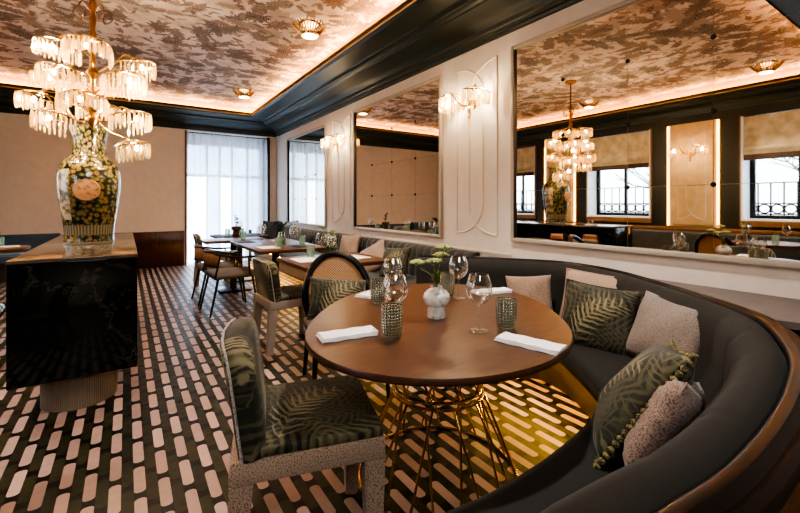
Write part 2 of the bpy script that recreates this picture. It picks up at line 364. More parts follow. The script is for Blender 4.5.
# ------------------------------------------------------------------ mesh builder
class MB:
    def __init__(s): s.bm = bmesh.new()
    def _add(s, tmp, mtx):
        me = bpy.data.meshes.new('tmp'); tmp.to_mesh(me); tmp.free()
        me.transform(mtx); s.bm.from_mesh(me); bpy.data.meshes.remove(me); return s
    def box(s, x0, x1, y0, y1, z0, z1, bev=0., seg=2, mtx=None):
        t = bmesh.new(); bmesh.ops.create_cube(t, size=1)
        for v in t.verts:
            v.co = Vector((x0 + (v.co.x + .5) * (x1 - x0), y0 + (v.co.y + .5) * (y1 - y0), z0 + (v.co.z + .5) * (z1 - z0)))
        if bev: bmesh.ops.bevel(t, geom=t.edges[:], offset=bev, segments=seg, affect='EDGES', profile=.5)
        return s._add(t, mtx or Matrix())
    def tube(s, pts, r, seg=8, closed=False, cap=True, flat=None):
        """sweep a round section along points; r is a number or list"""
        pts = [Vector(p) for p in pts]; n = len(pts)
        rs = r if isinstance(r, (list, tuple)) else [r] * n
        bm = s.bm; rings = []
        prev = None
        for i, p in enumerate(pts):
            if closed: T = pts[(i + 1) % n] - pts[i - 1]
            elif i == 0: T = pts[1] - p
            elif i == n - 1: T = p - pts[i - 1]
            else: T = pts[i + 1] - pts[i - 1]
            T.normalize()
            if prev is None:
                up = Vector((0, 0, 1)) if abs(T.z) < .9 else Vector((1, 0, 0))
                A = T.cross(up).normalized()
            else:
                A = (prev - T * prev.dot(T))
                A = A.normalized() if A.length > 1e-6 else T.orthogonal().normalized()
            prev = A; B = T.cross(A)
            rings.append([bm.verts.new(p + (A * math.cos(2 * PI * k / seg) + B * math.sin(2 * PI * k / seg)) * rs[i]) for k in range(seg)])
        m = n if closed else n - 1
        for i in range(m):
            a, b = rings[i], rings[(i + 1) % n]
            for k in range(seg): bm.faces.new((a[k], a[(k + 1) % seg], b[(k + 1) % seg], b[k]))
        if cap and not closed:
            bm.faces.new(rings[0][::-1]); bm.faces.new(rings[-1])
        return s
    def lathe(s, prof, seg=32, loc=(0, 0, 0), flute=0, fl_amp=0.):
        bm = s.bm; rings = []
        L = Vector(loc)
        for r, z in prof:
            if r < 1e-5: rings.append([bm.verts.new(L + Vector((0, 0, z)))])
            else:
                ring = []
                for k in range(seg):
                    a = 2 * PI * k / seg; rr = r
                    if flute: rr = r - fl_amp * (1 - abs(math.sin(a * flute / 2)))
                    ring.append(bm.verts.new(L + Vector((rr * math.cos(a), rr * math.sin(a), z))))
                rings.append(ring)
        for a, b in zip(rings, rings[1:]):
            if len(a) == 1 and len(b) == 1: continue
            for k in range(seg):
                k2 = (k + 1) % seg
                if len(a) == 1: bm.faces.new((a[0], b[k2], b[k]))
                elif len(b) == 1: bm.faces.new((a[k], a[k2], b[0]))
                else: bm.faces.new((a[k], a[k2], b[k2], b[k]))
        return s
    def prism(s, poly, z0, z1, bev=0., mtx=None):
        t = bmesh.new()
        f = t.faces.new([t.verts.new((x, y, z0)) for x, y in poly])
        ex = bmesh.ops.extrude_face_region(t, geom=[f])
        bmesh.ops.translate(t, vec=(0, 0, z1 - z0), verts=[v for v in ex['geom'] if isinstance(v, bmesh.types.BMVert)])
        bmesh.ops.recalc_face_normals(t, faces=t.faces[:])
        if bev:
            es = [e for e in t.edges if abs(e.verts[0].co.z - e.verts[1].co.z) < 1e-6]
            bmesh.ops.bevel(t, geom=es, offset=bev, segments=2, affect='EDGES')
        return s._add(t, mtx or Matrix())
    def sweep(s, stations, prof, closed_prof=True, cap=True):
        """stations: list of (point, normal); prof: list of (n,z) or function(i)->list"""
        bm = s.bm; rings = []
        for i, (p, nrm) in enumerate(stations):
            pr = prof(i) if callable(prof) else prof
            rings.append([bm.verts.new((p[0] + nrm[0] * a, p[1] + nrm[1] * a, z)) for a, z in pr])
        k = len(rings[0])
        for a, b in zip(rings, rings[1:]):
            for j in range(k if closed_prof else k - 1):
                bm.faces.new((a[j], a[(j + 1) % k], b[(j + 1) % k], b[j]))
        if cap and closed_prof:
            bm.faces.new(rings[0][::-1]); bm.faces.new(rings[-1])
        return s
    def ball(s, c, r, sub=2, sc=(1, 1, 1), mtx=None):
        t = bmesh.new(); bmesh.ops.create_icosphere(t, subdivisions=sub, radius=r)
        m = Matrix.Translation(c) @ (mtx or Matrix()) @ Matrix.Diagonal((*sc, 1))
        return s._add(t, m)
    def pillow(s, w, h, t, n=18, ear=.06, rough=0., seed=1, power=.5):
        rnd = random.Random(seed); bm = s.bm; g = {}
        for side in (1, -1):
            for i in range(n + 1):
                for j in range(n + 1):
                    u, v = 2 * i / n - 1, 2 * j / n - 1
                    edge = i in (0, n) or j in (0, n)
                    if side == -1 and edge: g[side, i, j] = g[1, i, j]; continue
                    x = u * w / 2 * (1 - ear * (1 - v * v)); y = v * h / 2 * (1 - ear * (1 - u * u))
                    f = ((1 - abs(u) ** 2.6) * (1 - abs(v) ** 2.6)) ** power if not edge else 0
                    z = side * t / 2 * f
                    k = Vector((rnd.uniform(-1, 1), rnd.uniform(-1, 1), rnd.uniform(-1, 1))) * rough
                    k += Vector((0, 0, side * .006 * math.sin(u * 5 + seed) * math.sin(v * 4 + seed)))
                    if edge: k *= .4
                    g[side, i, j] = bm.verts.new(Vector((x, y, z)) + k)
        for side in (1, -1):
            for i in range(n):
                for j in range(n):
                    q = [g[side, i, j], g[side, i + 1, j], g[side, i + 1, j + 1], g[side, i, j + 1]]
                    if len(set(q)) == 4:
                        bm.faces.new(q if side == 1 else q[::-1])
        return s
    def build(s, name, mat, parent=None, loc=(0, 0, 0), rot=(0, 0, 0), smooth=True, auto=35, label=None, kind=None, subsurf=0):
        bmesh.ops.remove_doubles(s.bm, verts=s.bm.verts[:], dist=1e-5)
        bmesh.ops.recalc_face_normals(s.bm, faces=s.bm.faces[:])
        me = bpy.data.meshes.new(name); s.bm.to_mesh(me); s.bm.free()
        if smooth:
            me.polygons.foreach_set('use_smooth', [True] * len(me.polygons))
            me.set_sharp_from_angle(angle=math.radians(auto))
        me.materials.append(mat)
        o = bpy.data.objects.new(name, me); COL.objects.link(o)
        o.location = loc; o.rotation_euler = rot
        if parent is not None: o.parent = parent
        if label: o['label'] = label
        if kind: o['kind'] = kind
        if subsurf:
            md = o.modifiers.new('sub', 'SUBSURF'); md.levels = subsurf; md.render_levels = subsurf
        return o

def tag(o, label, cat, group=None):
    o['label'] = label; o['category'] = cat
    if group: o['group'] = group
    return o
def thing(name, label, cat, loc=(0, 0, 0), rz=0., group=None, rot=None):
    o = bpy.data.objects.new(name, None); COL.objects.link(o); o.empty_display_size = .1
    o.location = loc; o.rotation_euler = rot or (0, 0, rz)
    return tag(o, label, cat, group)
def dup(o, loc=None, rz=None, label=None, group=None, parent=None, rot=None):
    c = o.copy(); COL.objects.link(c)
    if parent is not None: c.parent = parent
    if loc is not None: c.location = loc
    if rz is not None: c.rotation_euler = (0, 0, rz)
    if rot is not None: c.rotation_euler = rot
    if label: c['label'] = label
    if group: c['group'] = group
    for ch in KIDS(o): dup(ch, parent=c)
    return c
def KIDS(o): return [x for x in bpy.data.objects if x.parent == o]
def struct(name, mb, mat, **k):
    return mb.build(name, mat, kind='structure', **k)
def crom(pts, n=10, closed=False):
    pts = [Vector(p) for p in pts]; out = []
    N = len(pts)
    for i in range(N if closed else N - 1):
        if closed: a, b, c, d = pts[i - 1], pts[i], pts[(i + 1) % N], pts[(i + 2) % N]
        else: a, b, c, d = pts[max(i - 1, 0)], pts[i], pts[i + 1], pts[min(i + 2, N - 1)]
        for k in range(n):
            t = k / n
            out.append(.5 * ((2 * b) + (c - a) * t + (2 * a - 5 * b + 4 * c - d) * t * t + (3 * b - a - 3 * c + d) * t ** 3))
    if not closed: out.append(pts[-1])
    return out

# ------------------------------------------------------------------ camera
F = 407.8
cam = bpy.data.cameras.new('camera'); co = bpy.data.objects.new('camera', cam); COL.objects.link(co)
cam.sensor_fit = 'HORIZONTAL'; cam.sensor_width = 36; cam.lens = F / 800 * 36
cam.shift_y = -(256.5 - 204.0) / 800; cam.clip_start = .02
co.location = (0, 0, 1.27); co.rotation_euler = (PI / 2, 0, -.5913)
scene.camera = co

# ------------------------------------------------------------------ room shell
W, E_, L_, B_ = 2.9, 9.52, -2.5, -3.0     # right wall x, end wall y, left wall x, rear wall y
TX0, TX1, TY0, TY1 = -2.22, 2.12, 1.18, 8.60   # ceiling tray opening
ZC, ZB, ZT = 2.825, 3.10, 3.26               # cornice foot, tray lip, papered ceiling

struct('floor', MB().box(L_ - .4, W + .15, B_ - .15, E_ + .15, -.12, 0), M['floor'], smooth=False)
struct('wall_right', MB().box(W, W + .15, B_, E_ + .15, 0, 3.4), M['wall'], smooth=False)
CX0, CX1, CZ = 1.045, 2.73, 2.80            # curtained opening in the end wall
struct('wall_end', MB().box(L_ - .4, CX0, E_, E_ + .15, 0, 3.4).box(CX1, W, E_, E_ + .15, 0, 3.4).box(CX0, CX1, E_, E_ + .15, CZ, 3.4), M['wallend'], smooth=False)
struct('trim_1', MB().box(L_, CX0 - .05, E_ - .025, E_, 0, .715, .004), M['wains'])
struct('trim_2', MB().box(CX0 - .035, CX0, E_ - .02, E_ + .16, 0, 2.80, .003), M['oakframe'])
struct('trim_3', MB().box(CX1 - .03, CX1 + .02, E_ - .05, E_ + .12, 0, 2.80, .003), plain('dark_brown_jamb', '#2a1a14', .4))
struct('wall_rear', MB().box(L_ - .4, W, B_ - .15, B_, 0, 3.4), M['wallend'], smooth=False)

# left wall: dark green piers, three deep windows, three lit ochre panels between them
wins = [(1.13, 2.40), (3.77, 5.05), (6.40, 7.68)]
panels = [(2.68, 3.50), (5.32, 6.15)]
WZ0, WZ1 = 1.0, 2.68
mb = MB()
ys = [B_] + [v for w in wins for v in w] + [E_]
for i in range(0, len(ys), 2): mb.box(L_ - .4, L_, ys[i], ys[i + 1], 0, 3.4)
for a, b in wins: mb.box(L_ - .4, L_, a, b, 0, WZ0).box(L_ - .4, L_, a, b, WZ1, 3.4)
struct('wall_left', mb, M['greenwall'], smooth=False)
for i, (a, b) in enumerate(wins):
    root = struct('window_%d' % (i + 1), MB().box(L_ - .36, L_ - .30, a, a + .09, WZ0, WZ1).box(L_ - .36, L_ - .30, b - .09, b, WZ0, WZ1)
        .box(L_ - .36, L_ - .30, a + .09, b - .09, WZ0, WZ0 + .09).box(L_ - .36, L_ - .30, a + .09, b - .09, WZ1 - .09, WZ1)
        .box(L_ - .355, L_ - .305, (a + b) / 2 - .025, (a + b) / 2 + .025, WZ0 + .09, WZ1 - .09), M['iron'], smooth=False)
    MB().box(L_ - .335, L_ - .329, a + .09, b - .09, WZ0 + .09, WZ1 - .09).build('pane', M['pane'], root, smooth=False)
    MB().box(L_ - .30, L_ + .03, a, a + .025, WZ0, WZ1).box(L_ - .30, L_ + .03, b - .025, b, WZ0, WZ1).box(L_ - .30, L_ + .0, a + .025, b - .025, WZ0, WZ0 + .03).build('reveal', M['reveal'], root, smooth=False)
    MB().box(L_, L_ + .03, a - .02, a, WZ0 - .09, WZ1 + .02).box(L_, L_ + .03, b, b + .02, WZ0 - .09, WZ1 + .02).box(L_, L_ + .03, a, b, WZ0 - .09, WZ0).build('casing', M['oakframe'], root, smooth=False)
    # iron balcony railing outside: bars over a row of rings
    r = MB()
    n = 9; x = L_ - .55
    for k in range(n + 1):
        y = a - .1 + (b - a + .2) * k / n
        r.tube([(x, y, 1.0), (x, y, 1.62)], .013, 6)
        if k < n: 
            yc = y + (b - a + .2) / n / 2; rr = (b - a + .2) / n / 2 - .008
            r.tube([(x, yc + rr * math.cos(q * PI / 8), 1.19 + rr * math.sin(q * PI / 8)) for q in range(16)], .013, 6, closed=True)
    for z in (1.02, 1.10, 1.28, 1.62): r.tube([(x, a - .15, z), (x, b + .15, z)], .012, 6)
    tag(r.build('balcony_railing', M['iron']), ['black iron railing with rings outside the nearest window', 'black iron railing with rings outside the middle window', 'black iron railing with rings outside the window furthest from the camera'][i], 'railing', 'railings outside the windows')
    s = thing('roman_shade', ['beige roman shade in the window at the right of the big mirror', 'beige roman shade in the window beside the reflected chandelier', 'beige roman shade in the window behind the reflected vase'][i], 'blind', (L_ + .0, (a + b) / 2, 0), group='roman shades on the window wall')
    fold = MB()
    for k in range(4):
        fold.box(-.012 + k * .006, .012 + k * .006, -(b - a) / 2 + .03, (b - a) / 2 - .03, 2.06 + k * .02, 2.12 + k * .02, .004)
    MB().box(-.02, -.008, -(b - a) / 2 + .03, (b - a) / 2 - .03, 2.08, WZ1 - .01).build('shade_panel', M['shade'], s, smooth=False)
    fold.build('folded_hem', M['shade'], s)
    MB().box(-.012, .012, -(b - a) / 2 + .03, (b - a) / 2 - .03, 1.97, 2.06, .003).build('trim_band', M['shadeband'], s)
def d_curves(a, b, z0, z1, inner, x):
    """two overlapping D shapes that make the interlaced arch motif"""
    out = []
    for s0, s1 in ((a, a + inner * (b - a)), (b, b - inner * (b - a))):
        R = abs(s1 - s0); rz = .30
        pts = [(x, s0, z0 + .0)]
        pts = [(x, s0 + (s1 - s0) * math.sin(q * PI / 16), z0 + rz - rz * math.cos(q * PI / 16)) for q in range(9)]
        pts += [(x, s0 + (s1 - s0) * math.cos(q * PI / 16), z1 - rz + rz * math.sin(q * PI / 16)) for q in range(9)]
        out.append(pts + [(x, s0, z1)]); 
        out.append([(x, s0, z0), (x, s0, z1)])
    return out
for i, (a, b) in enumerate(panels):
    p = struct('trim_%d' % (4 + i), MB().box(L_, L_ + .012, a + .05, b - .05, .87, 2.70), M['panelgold'], smooth=False)
    q = MB().box(L_ + .012, L_ + .04, a + .10, b - .10, .90, 2.67, .004)
    q.build('raised_panel', M['panelgold'], p)
    MB().box(L_ + .002, L_ + .02, a + .015, a + .05, .88, 2.69).box(L_ + .002, L_ + .02, b - .05, b - .015, .88, 2.69).build('led_edge', M['ledpanel'], p, smooth=False)
    mo = MB()
    for c in d_curves(a + .2, b - .2, 1.0, 2.5, .68, L_ + .042): mo.tube(c, .009, 6)
    mo.build('arch_moulding', M['trimw'], p)
struct('baseboard_right', MB().box(W - .02, W, B_, -.2, 0, .12, .003), M['wall'])
struct('trim_6', MB().box(L_, L_ + .03, B_, E_, .80, .86, .004), M['oakframe'])

# ceiling: papered tray with lit cove; wide dark green cornice all round
struct('ceiling', MB().box(TX0 - .25, TX1 + .25, TY0 - .25, TY1 + .25, ZT, ZT + .05), M['paper'], smooth=False)
def frame(mb, off0, off1, z0, z1):
    """rectangular ring between two offsets outside the tray opening"""
    a0, a1, b0, b1 = TX0 - off0, TX1 + off0, TY0 - off0, TY1 + off0
    c0, c1, d0, d1 = TX0 - off1, TX1 + off1, TY0 - off1, TY1 + off1
    mb.box(c0, c1, d0, b0, z0, z1).box(c0, c1, b1, d1, z0, z1).box(c0, a0, b0, b1, z0, z1).box(a1, c1, b0, b1, z0, z1)
    return mb
struct('trim_7', frame(MB(), .11, .14, ZB - .02, ZT), M['plaster'], smooth=False)     # cove riser
struct('trim_8', frame(MB(), .0, .11, ZB - .03, ZB - .005), M['plaster'], smooth=False)  # cove shelf
struct('trim_9', frame(MB(), .055, .085, ZB - .004, ZB + .02), M['ledcove'], smooth=False)  # cove strip light
# cornice profile: (distance outward from the tray lip, z)
def cornice(wdist):
    s = wdist / .78
    pr = [(0, ZB + .03), (0, ZB - .02), (.012, ZB - .03), (.03, ZB - .034), (.05, ZB - .05), (.30 * s, ZB - .05), (.32 * s, ZB - .062), (.325 * s, ZB - .085), (.35 * s, ZB - .085), (.37 * s, ZB - .10), (.40 * s, ZB - .105)]
    for q in range(7):
        a = q / 6 * PI / 2
        pr.append((.41 * s + .29 * s * math.sin(a), 2.885 + (ZB - .115 - 2.885) * math.cos(a) ** .8 if q < 6 else 2.885))
    pr += [(.715 * s, 2.875), (.72 * s, 2.855), (.745 * s, 2.85), (.755 * s, 2.83), (.78 * s, ZC)]
    return pr
def cornice_run(name, axis, sgn, lo, hi, edge, wdist):
    pr = cornice(wdist); m = MB(); rings = []
    for end in (0, 1):
        ring = []
        for d, z in pr:
            e = edge + sgn * d
            along = (lo - d) if end == 0 else (hi + d)
            ring.append(m.bm.verts.new((e, along, z) if axis == 'x' else (along, e, z)))
        rings.append(ring)
    for j in range(len(pr) - 1): m.bm.faces.new((rings[0][j], rings[0][j + 1], rings[1][j + 1], rings[1][j]))
    return struct(name, m, M['green'], auto=28)
cornice_run('trim_10', 'x', 1, TY0, TY1, TX1, W - TX1)
cornice_run('trim_11', 'y', 1, TX0, TX1, TY1, E_ - TY1)
cornice_run('trim_12', 'x', -1, TY0, TY1, TX0, TX0 - L_)
struct('trim_13', MB().box(L_, W, B_, TY0, ZB - .05, ZB + .0).box(TX0, TX1, TY0 - .02, TY0, ZB - .05, ZB + .03), M['green'], smooth=False)
struct('trim_14', MB().box(L_ - .4, W + .15, B_ - .15, E_ + .15, 3.4, 3.45), M['green'], smooth=False)   # slab over the ceiling void

# window behind the sheer: clear lights between frosted ones
wr = struct('window_4', MB().box(CX0, CX1, E_ + .30, E_ + .36, 2.55, 2.80).box(CX0, CX0 + .05, E_ + .30, E_ + .36, 0, 2.55).box(CX1 - .12, CX1, E_ + .30, E_ + .36, 0, 2.55)
    .box(1.46, 1.50, E_ + .30, E_ + .36, 0, 2.55).box(1.72, 1.76, E_ + .30, E_ + .36, 0, 2.55).box(1.98, 2.02, E_ + .30, E_ + .36, 0, 2.55).box(2.32, 2.36, E_ + .30, E_ + .36, 0, 2.55).box(CX0, CX1, E_ + .30, E_ + .36, 1.86, 1.92), M['reveal'], smooth=False)
for a, b, z0, z1, m in ((CX0, 1.46, 0, 1.86, 'pane'), (1.50, 1.72, 0, 1.86, 'frost'), (1.76, 1.98, 0, 1.86, 'pane'), (2.02, 2.32, 0, 1.86, 'frost'), (2.36, CX1, 0, 1.86, 'frost'), (CX0, CX1, 1.92, 2.55, 'frost')):
    MB().box(a, b, E_ + .325, E_ + .33, z0, z1).build('pane', M[m], wr, smooth=False)
struct('trim_15', MB().box(CX0 - .02, CX0, E_ + .15, E_ + .36, 0, 2.8).box(CX1, CX1 + .02, E_ + .15, E_ + .36, 0, 2.8).box(CX0, CX1, E_ + .15, E_ + .36, 2.8, 2.82).box(CX0, CX1, E_ + .0, E_ + .36, -.02, 0.005), M['reveal'], smooth=False)
# sheer curtain
cu = thing('sheer_curtain', 'floor-length white sheer curtain over the tall window in the end wall', 'curtain', (0, E_ - .035, 0))
mb = MB(); n = 150; rows = [0.03, 1.4, 2.735]
rg = []
for z in rows:
    rg.append([mb.bm.verts.new((CX0 + .01 + (CX1 - CX0 - .05) * k / n, .016 * math.sin(k * .55) + .012 * math.sin(k * .23 + z), z)) for k in range(n + 1)])
for a, b in zip(rg, rg[1:]):
    for k in range(n): mb.bm.faces.new((a[k], a[k + 1], b[k + 1], b[k]))
mb.build('curtain_panel', M['sheer'], cu)
MB().tube([(CX0 - .02, 0, 2.765), (CX1 + .02, 0, 2.765)], .009, 8).build('curtain_rod', M['blackmetal'], cu)
for k in range(5):
    x = CX0 + .1 + k * .37
    MB().tube([(x, .012 * math.cos(q * PI / 5), 2.753 + .018 * math.sin(q * PI / 5)) for q in range(10)], .004, 6, closed=True).build('curtain_ring', M['blackmetal'], cu)

# arch mouldings on the right wall between the mirrors
for i, (a, b) in enumerate(((2.678, 3.236), (5.70, 6.36))):
    mo = MB()
    for c in d_curves(a, b, .97, 2.66, .67, W - .002): mo.tube(c, .011, 8)
    struct('trim_%d' % (16 + i), mo, M['trimw'])
struct('trim_18', MB().box(W - .012, W, 2.50, 9.5, .80, .815), M['trimw'])

# ------------------------------------------------------------------ mirrors on the right wall
def mirror(y0, y1, z0, z1, cols, rows, label):
    t = thing('wall_mirror', label, 'mirror', (W, (y0 + y1) / 2, z0), group='antiqued mirrors on the right wall')
    h = (y1 - y0) / 2; H = z1 - z0; f = .035
    MB().box(-.04, -.001, -h, -h + f, 0, H, .006).box(-.04, -.001, h - f, h, 0, H, .006).box(-.04, -.001, -h + f, h - f, 0, f, .006).box(-.04, -.001, -h + f, h - f, H - f, H, .006).build('frame', M['frame'], t)
    ye = [-h + f] + [c - (y0 + y1) / 2 for c in cols] + [h - f]
    ze = [f] + [r - z0 for r in rows] + [H - f]
    for a, b in zip(ye, ye[1:]):
        for c, d in zip(ze, ze[1:]):
            MB().box(-.014, -.004, a + .0012, b - .0012, c + .0012, d - .0012).build('mirror_tile', M['mirror'], t, smooth=False)
    MB().box(-.006, -.002, -h + f, h - f, f, H - f).build('backing', M['frame'], t, smooth=False)
    for a in ye[1:-1]:
        for c in ze[1:-1]:
            s = MB(); s.lathe([(.0, .008), (.013, .006), (.016, 0)], 14)
            s.build('stud', M['iron'], t, (-.014, a, c), (0, -PI / 2, 0))
RZ = [1.385, 1.82, 2.26]
mirror(.36, 2.485, .935, 2.68, [.46, .97, 1.467, 1.973], RZ, 'largest mirror, above the curved booth, reflecting the windows and chandelier')
mirror(3.465, 5.55, .895, 2.69, [3.97, 4.49, 5.01], RZ, 'middle mirror between the two crystal wall lamps, reflecting the beige end wall')
mirror(6.59, 8.62, .865, 2.66, [7.08, 7.62, 8.17], [1.36, 1.805, 2.25], 'furthest mirror, next to the curtain and reflecting it')

# ------------------------------------------------------------------ chandelier and sconces
def prism_fringe(mb, R, lng, n, a0, a1, tilt=0., sq=1., drop=.0):
    for k in range(n):
        a = a0 + (a1 - a0) * (k + .5) / n
        x, y = R * math.cos(a) * sq, R * math.sin(a)
        z = -tilt * R * math.cos(a) - drop * abs(math.sin(a))
        w = .0105; l = lng * (1 + .06 * math.sin(k * 2.3))
        bm = mb.bm
        top = bm.verts.new((x, y, z)); bot = bm.verts.new((x, y, z - l))
        r1 = [bm.verts.new((x + w * math.cos(a + q * PI / 2) * .7, y + w * math.sin(a + q * PI / 2), z - l * .18)) for q in range(4)]
        r2 = [bm.verts.new((x + w * math.cos(a + q * PI / 2) * .7, y + w * math.sin(a + q * PI / 2), z - l * .86)) for q in range(4)]
        for q in range(4):
            q2 = (q + 1) % 4
            bm.faces.new((top, r1[q], r1[q2])); bm.faces.new((r1[q], r2[q], r2[q2], r1[q2])); bm.faces.new((bot, r2[q2], r2[q]))
    return mb
def crystal_shade(parent, loc, rz, R=.145, lng=.12, n=22, bulb='bulb', tilt=.18, A=PI * .70):
    """half canopy: brass ribs and rim, with a fringe of prisms and a bulb"""
    sh = MB()
    rim = [(R * math.cos(a), R * math.sin(a), -tilt * R * math.cos(a)) for a in [(-A + 2 * A * k / 24) for k in range(25)]]
    sh.tube(rim, .006, 6)
    for k in range(7):
        a = -A + 2 * A * k / 6
        sh.tube([(R * math.cos(a) * q, R * math.sin(a) * q, -tilt * R * math.cos(a) * q + .045 * (1 - q * q)) for q in (0, .35, .7, 1)], .004, 5)
    sh.ball((0, 0, .048), .016, 1)
    o = sh.build('lamp_shade', M['brass'], parent, loc, (0, 0, rz))
    f = prism_fringe(MB(), R, lng, n, -A, A, tilt)
    prism_fringe(f, R * .62, lng * .7, int(n * .4), -A * .8, A * .8, tilt)
    f.build('crystal_fringe', M['crystal'], o, smooth=False, kind='stuff')
    MB().ball((R * .35, 0, -.012), .017, 2, (1, 1, 1.3)).build('bulb', M[bulb], o)
    return o
CH = Vector((-.215, 3.95, 0))
ch = thing('chandelier', 'tiered brass chandelier with crystal prism shades hanging over the marble console', 'chandelier', CH)
MB().lathe([(0, ZT - .001), (.09, ZT - .001), (.085, ZT - .03), (.03, ZT - .05), (0, ZT - .05)], 24).build('ceiling_rose', M['gold'], ch)
MB().lathe([(0, ZT - .05), (.012, ZT - .05), (.012, 2.86), (.022, 2.84), (.03, 2.80), (.014, 2.76), (.024, 2.70), (.016, 2.62), (.03, 2.56), (.018, 2.50), (.02, 2.32), (.05, 2.28), (.018, 2.24), (.018, 2.06), (.05, 2.03), (.055, 2.01), (.018, 1.98), (.045, 1.93), (.042, 1.91), (.012, 1.86), (0, 1.84)], 20).build('stem', M['gold'], ch)
for k in range(5):
    a = k * 2 * PI / 5 + .3
    MB().tube(crom([(.02 * math.cos(a), .02 * math.sin(a), 2.76), (.09 * math.cos(a), .09 * math.sin(a), 2.80), (.13 * math.cos(a), .13 * math.sin(a), 2.74), (.08 * math.cos(a), .08 * math.sin(a), 2.69), (.07 * math.cos(a), .07 * math.sin(a), 2.73)], 6), .005, 6).build('scroll', M['bronze'], ch)
for r, f, z in ((-.284, .02, 2.512), (.092, -.17, 2.427), (.245, .12, 2.386), (-.07, -.20, 2.225), (-.335, .05, 2.275), (.275, -.05, 2.221), (-.344, -.06, 2.075), (.095, -.22, 2.026), (.27, .02, 1.947), (-.13, -.17, 1.907), (.20, .12, 1.735), (.08, .25, 2.28), (-.13, .24, 2.08)):
    ex, ey = r * .83 + f * .557, -r * .557 + f * .83
    a = math.atan2(ey, ex)
    MB().tube(crom([(.015 * math.cos(a), .015 * math.sin(a), max(z - .10, 1.92)), (ex * .45, ey * .45, max(z - .02, 1.84)), (ex * .75, ey * .75, z + .075), (ex, ey, z + .05)], 6), .007, 6).build('arm', M['gold'], ch)
    crystal_shade(ch, (ex, ey, z), a, .145, .118, 21, tilt=-.2)

def sconce(y, z, x, sgn, label):
    t = thing('crystal_sconce', label, 'wall lamp', (x, y, z), 0 if sgn > 0 else PI, group='crystal wall lamps')
    # local +x points to the room
    b = MB().lathe([(0, .012), (.05, .010), (.055, 0)], 24); b.build('backplate', M['brass'], t, (0, 0, -.06), (0, PI / 2, 0))
    MB().lathe([(0, -.16), (.016, -.15), (.02, -.10), (.012, -.09), (.022, -.06), (.022, -.02), (.012, 0), (.018, .05), (0, .06)], 14).build('stem', M['brass'], t, (.05, 0, -.05))
    for s in (-1, 1):
        MB().tube(crom([(.03, 0, -.06), (.09, .06 * s, -.07), (.135, .13 * s, .02), (.135, .17 * s, .06)], 6), .007, 6).build('arm', M['brass'], t)
        crystal_shade(t, (.135, .17 * s, .02), PI / 2 * s, .125, .12, 18, 'sbulb')
    return t
sconce(3.0, 2.33, W - .001, -1, 'crystal double wall lamp on the panel between the largest and middle mirrors')
sconce(6.06, 2.31, W - .001, -1, 'crystal double wall lamp on the panel between the middle and furthest mirrors')
sconce(3.09, 2.22, L_ + .041, 1, 'crystal double wall lamp on the lit ochre panel, seen in the largest mirror')

# recessed ceiling lights with slatted gilt baskets
def downlight(x, y, label):
    t = thing('ceiling_light', label, 'ceiling light', (x, y, ZT), group='gilt basket ceiling lights')
    t.scale = (1.15, 1.15, 1.15)
    MB().lathe([(.10, 0), (.105, -.012), (.09, -.016), (.08, 0)], 28).build('collar', M['gold'], t)
    rb = MB()
    for k in range(30):
        a = 2 * PI * k / 30
        rb.tube([(.16 * math.cos(a), .16 * math.sin(a), -.004), (.135 * math.cos(a), .135 * math.sin(a), -.04), (.085 * math.cos(a), .085 * math.sin(a), -.095)], .0055, 5)
    rb.build('slat_basket', M['gold'], t)
    MB().lathe([(.083, -.088), (.088, -.10), (.083, -.115), (.072, -.115), (.072, -.09)], 28).build('rim', M['brass'], t)
    MB().lathe([(0, -.112), (.073, -.108), (.073, -.10), (0, -.10)], 28).build('lens', M['lens'], t)
    return t
for x, y, l in ((1.69, 4.31, 'gilt slatted ceiling light nearest the camera on the right side of the papered ceiling'), (1.71, 7.42, 'gilt slatted ceiling light close to the far cornice corner'), (-1.75, 1.90, 'gilt slatted ceiling light reflected at the right end of the largest mirror'), (-1.65, 4.50, 'gilt slatted ceiling light reflected beside the chandelier in the largest mirror')):
    downlight(x, y, l)

# ------------------------------------------------------------------ marble console
cn = thing('marble_console', 'black-green marble console block on a fluted drum base, carrying the big floral vase', 'console', (0, 0, 0))
cx0, cx1, cy0, cy1, cz0, cz1 = -.563, .06, 3.15, 5.5, .215, .945
# body with open niches on the aisle side
mb = MB().box(cx0, cx1 - .30, cy0 + .025, cy1, cz0 + .02, cz1 - .02)
nic = [cy0 + .12, cy0 + .55, cy0 + .68, cy0 + 1.11, cy0 + 1.24, cy0 + 1.67, cy0 + 1.80, cy1 - .12]
edges = [cy0 + .025] + nic + [cy1]
for k in range(0, len(edges), 2): mb.box(cx1 - .30, cx1, edges[k], edges[k + 1], cz0 + .02, cz1 - .02)
for k in range(1, len(edges) - 1, 2): mb.box(cx1 - .30, cx1, edges[k], edges[k + 1], cz0 + .02, .68).box(cx1 - .30, cx1, edges[k], edges[k + 1], .89, cz1 - .02)
mb.build('body', M['marble'], cn, smooth=False)
MB().box(cx0, cx1, cy0, cy0 + .022, cz0, cz1 - .021, .002).build('front_slab', M['marble'], cn)
MB().box(cx0 - .003, cx1 + .003, cy0 - .003, cy1 + .003, cz1 - .02, cz1, .002).build('top_slab', plain('wall_reflection_top', '#5b5348', .14, var=.1), cn)  # dark top lightened to beige to imitate the wall's reflection
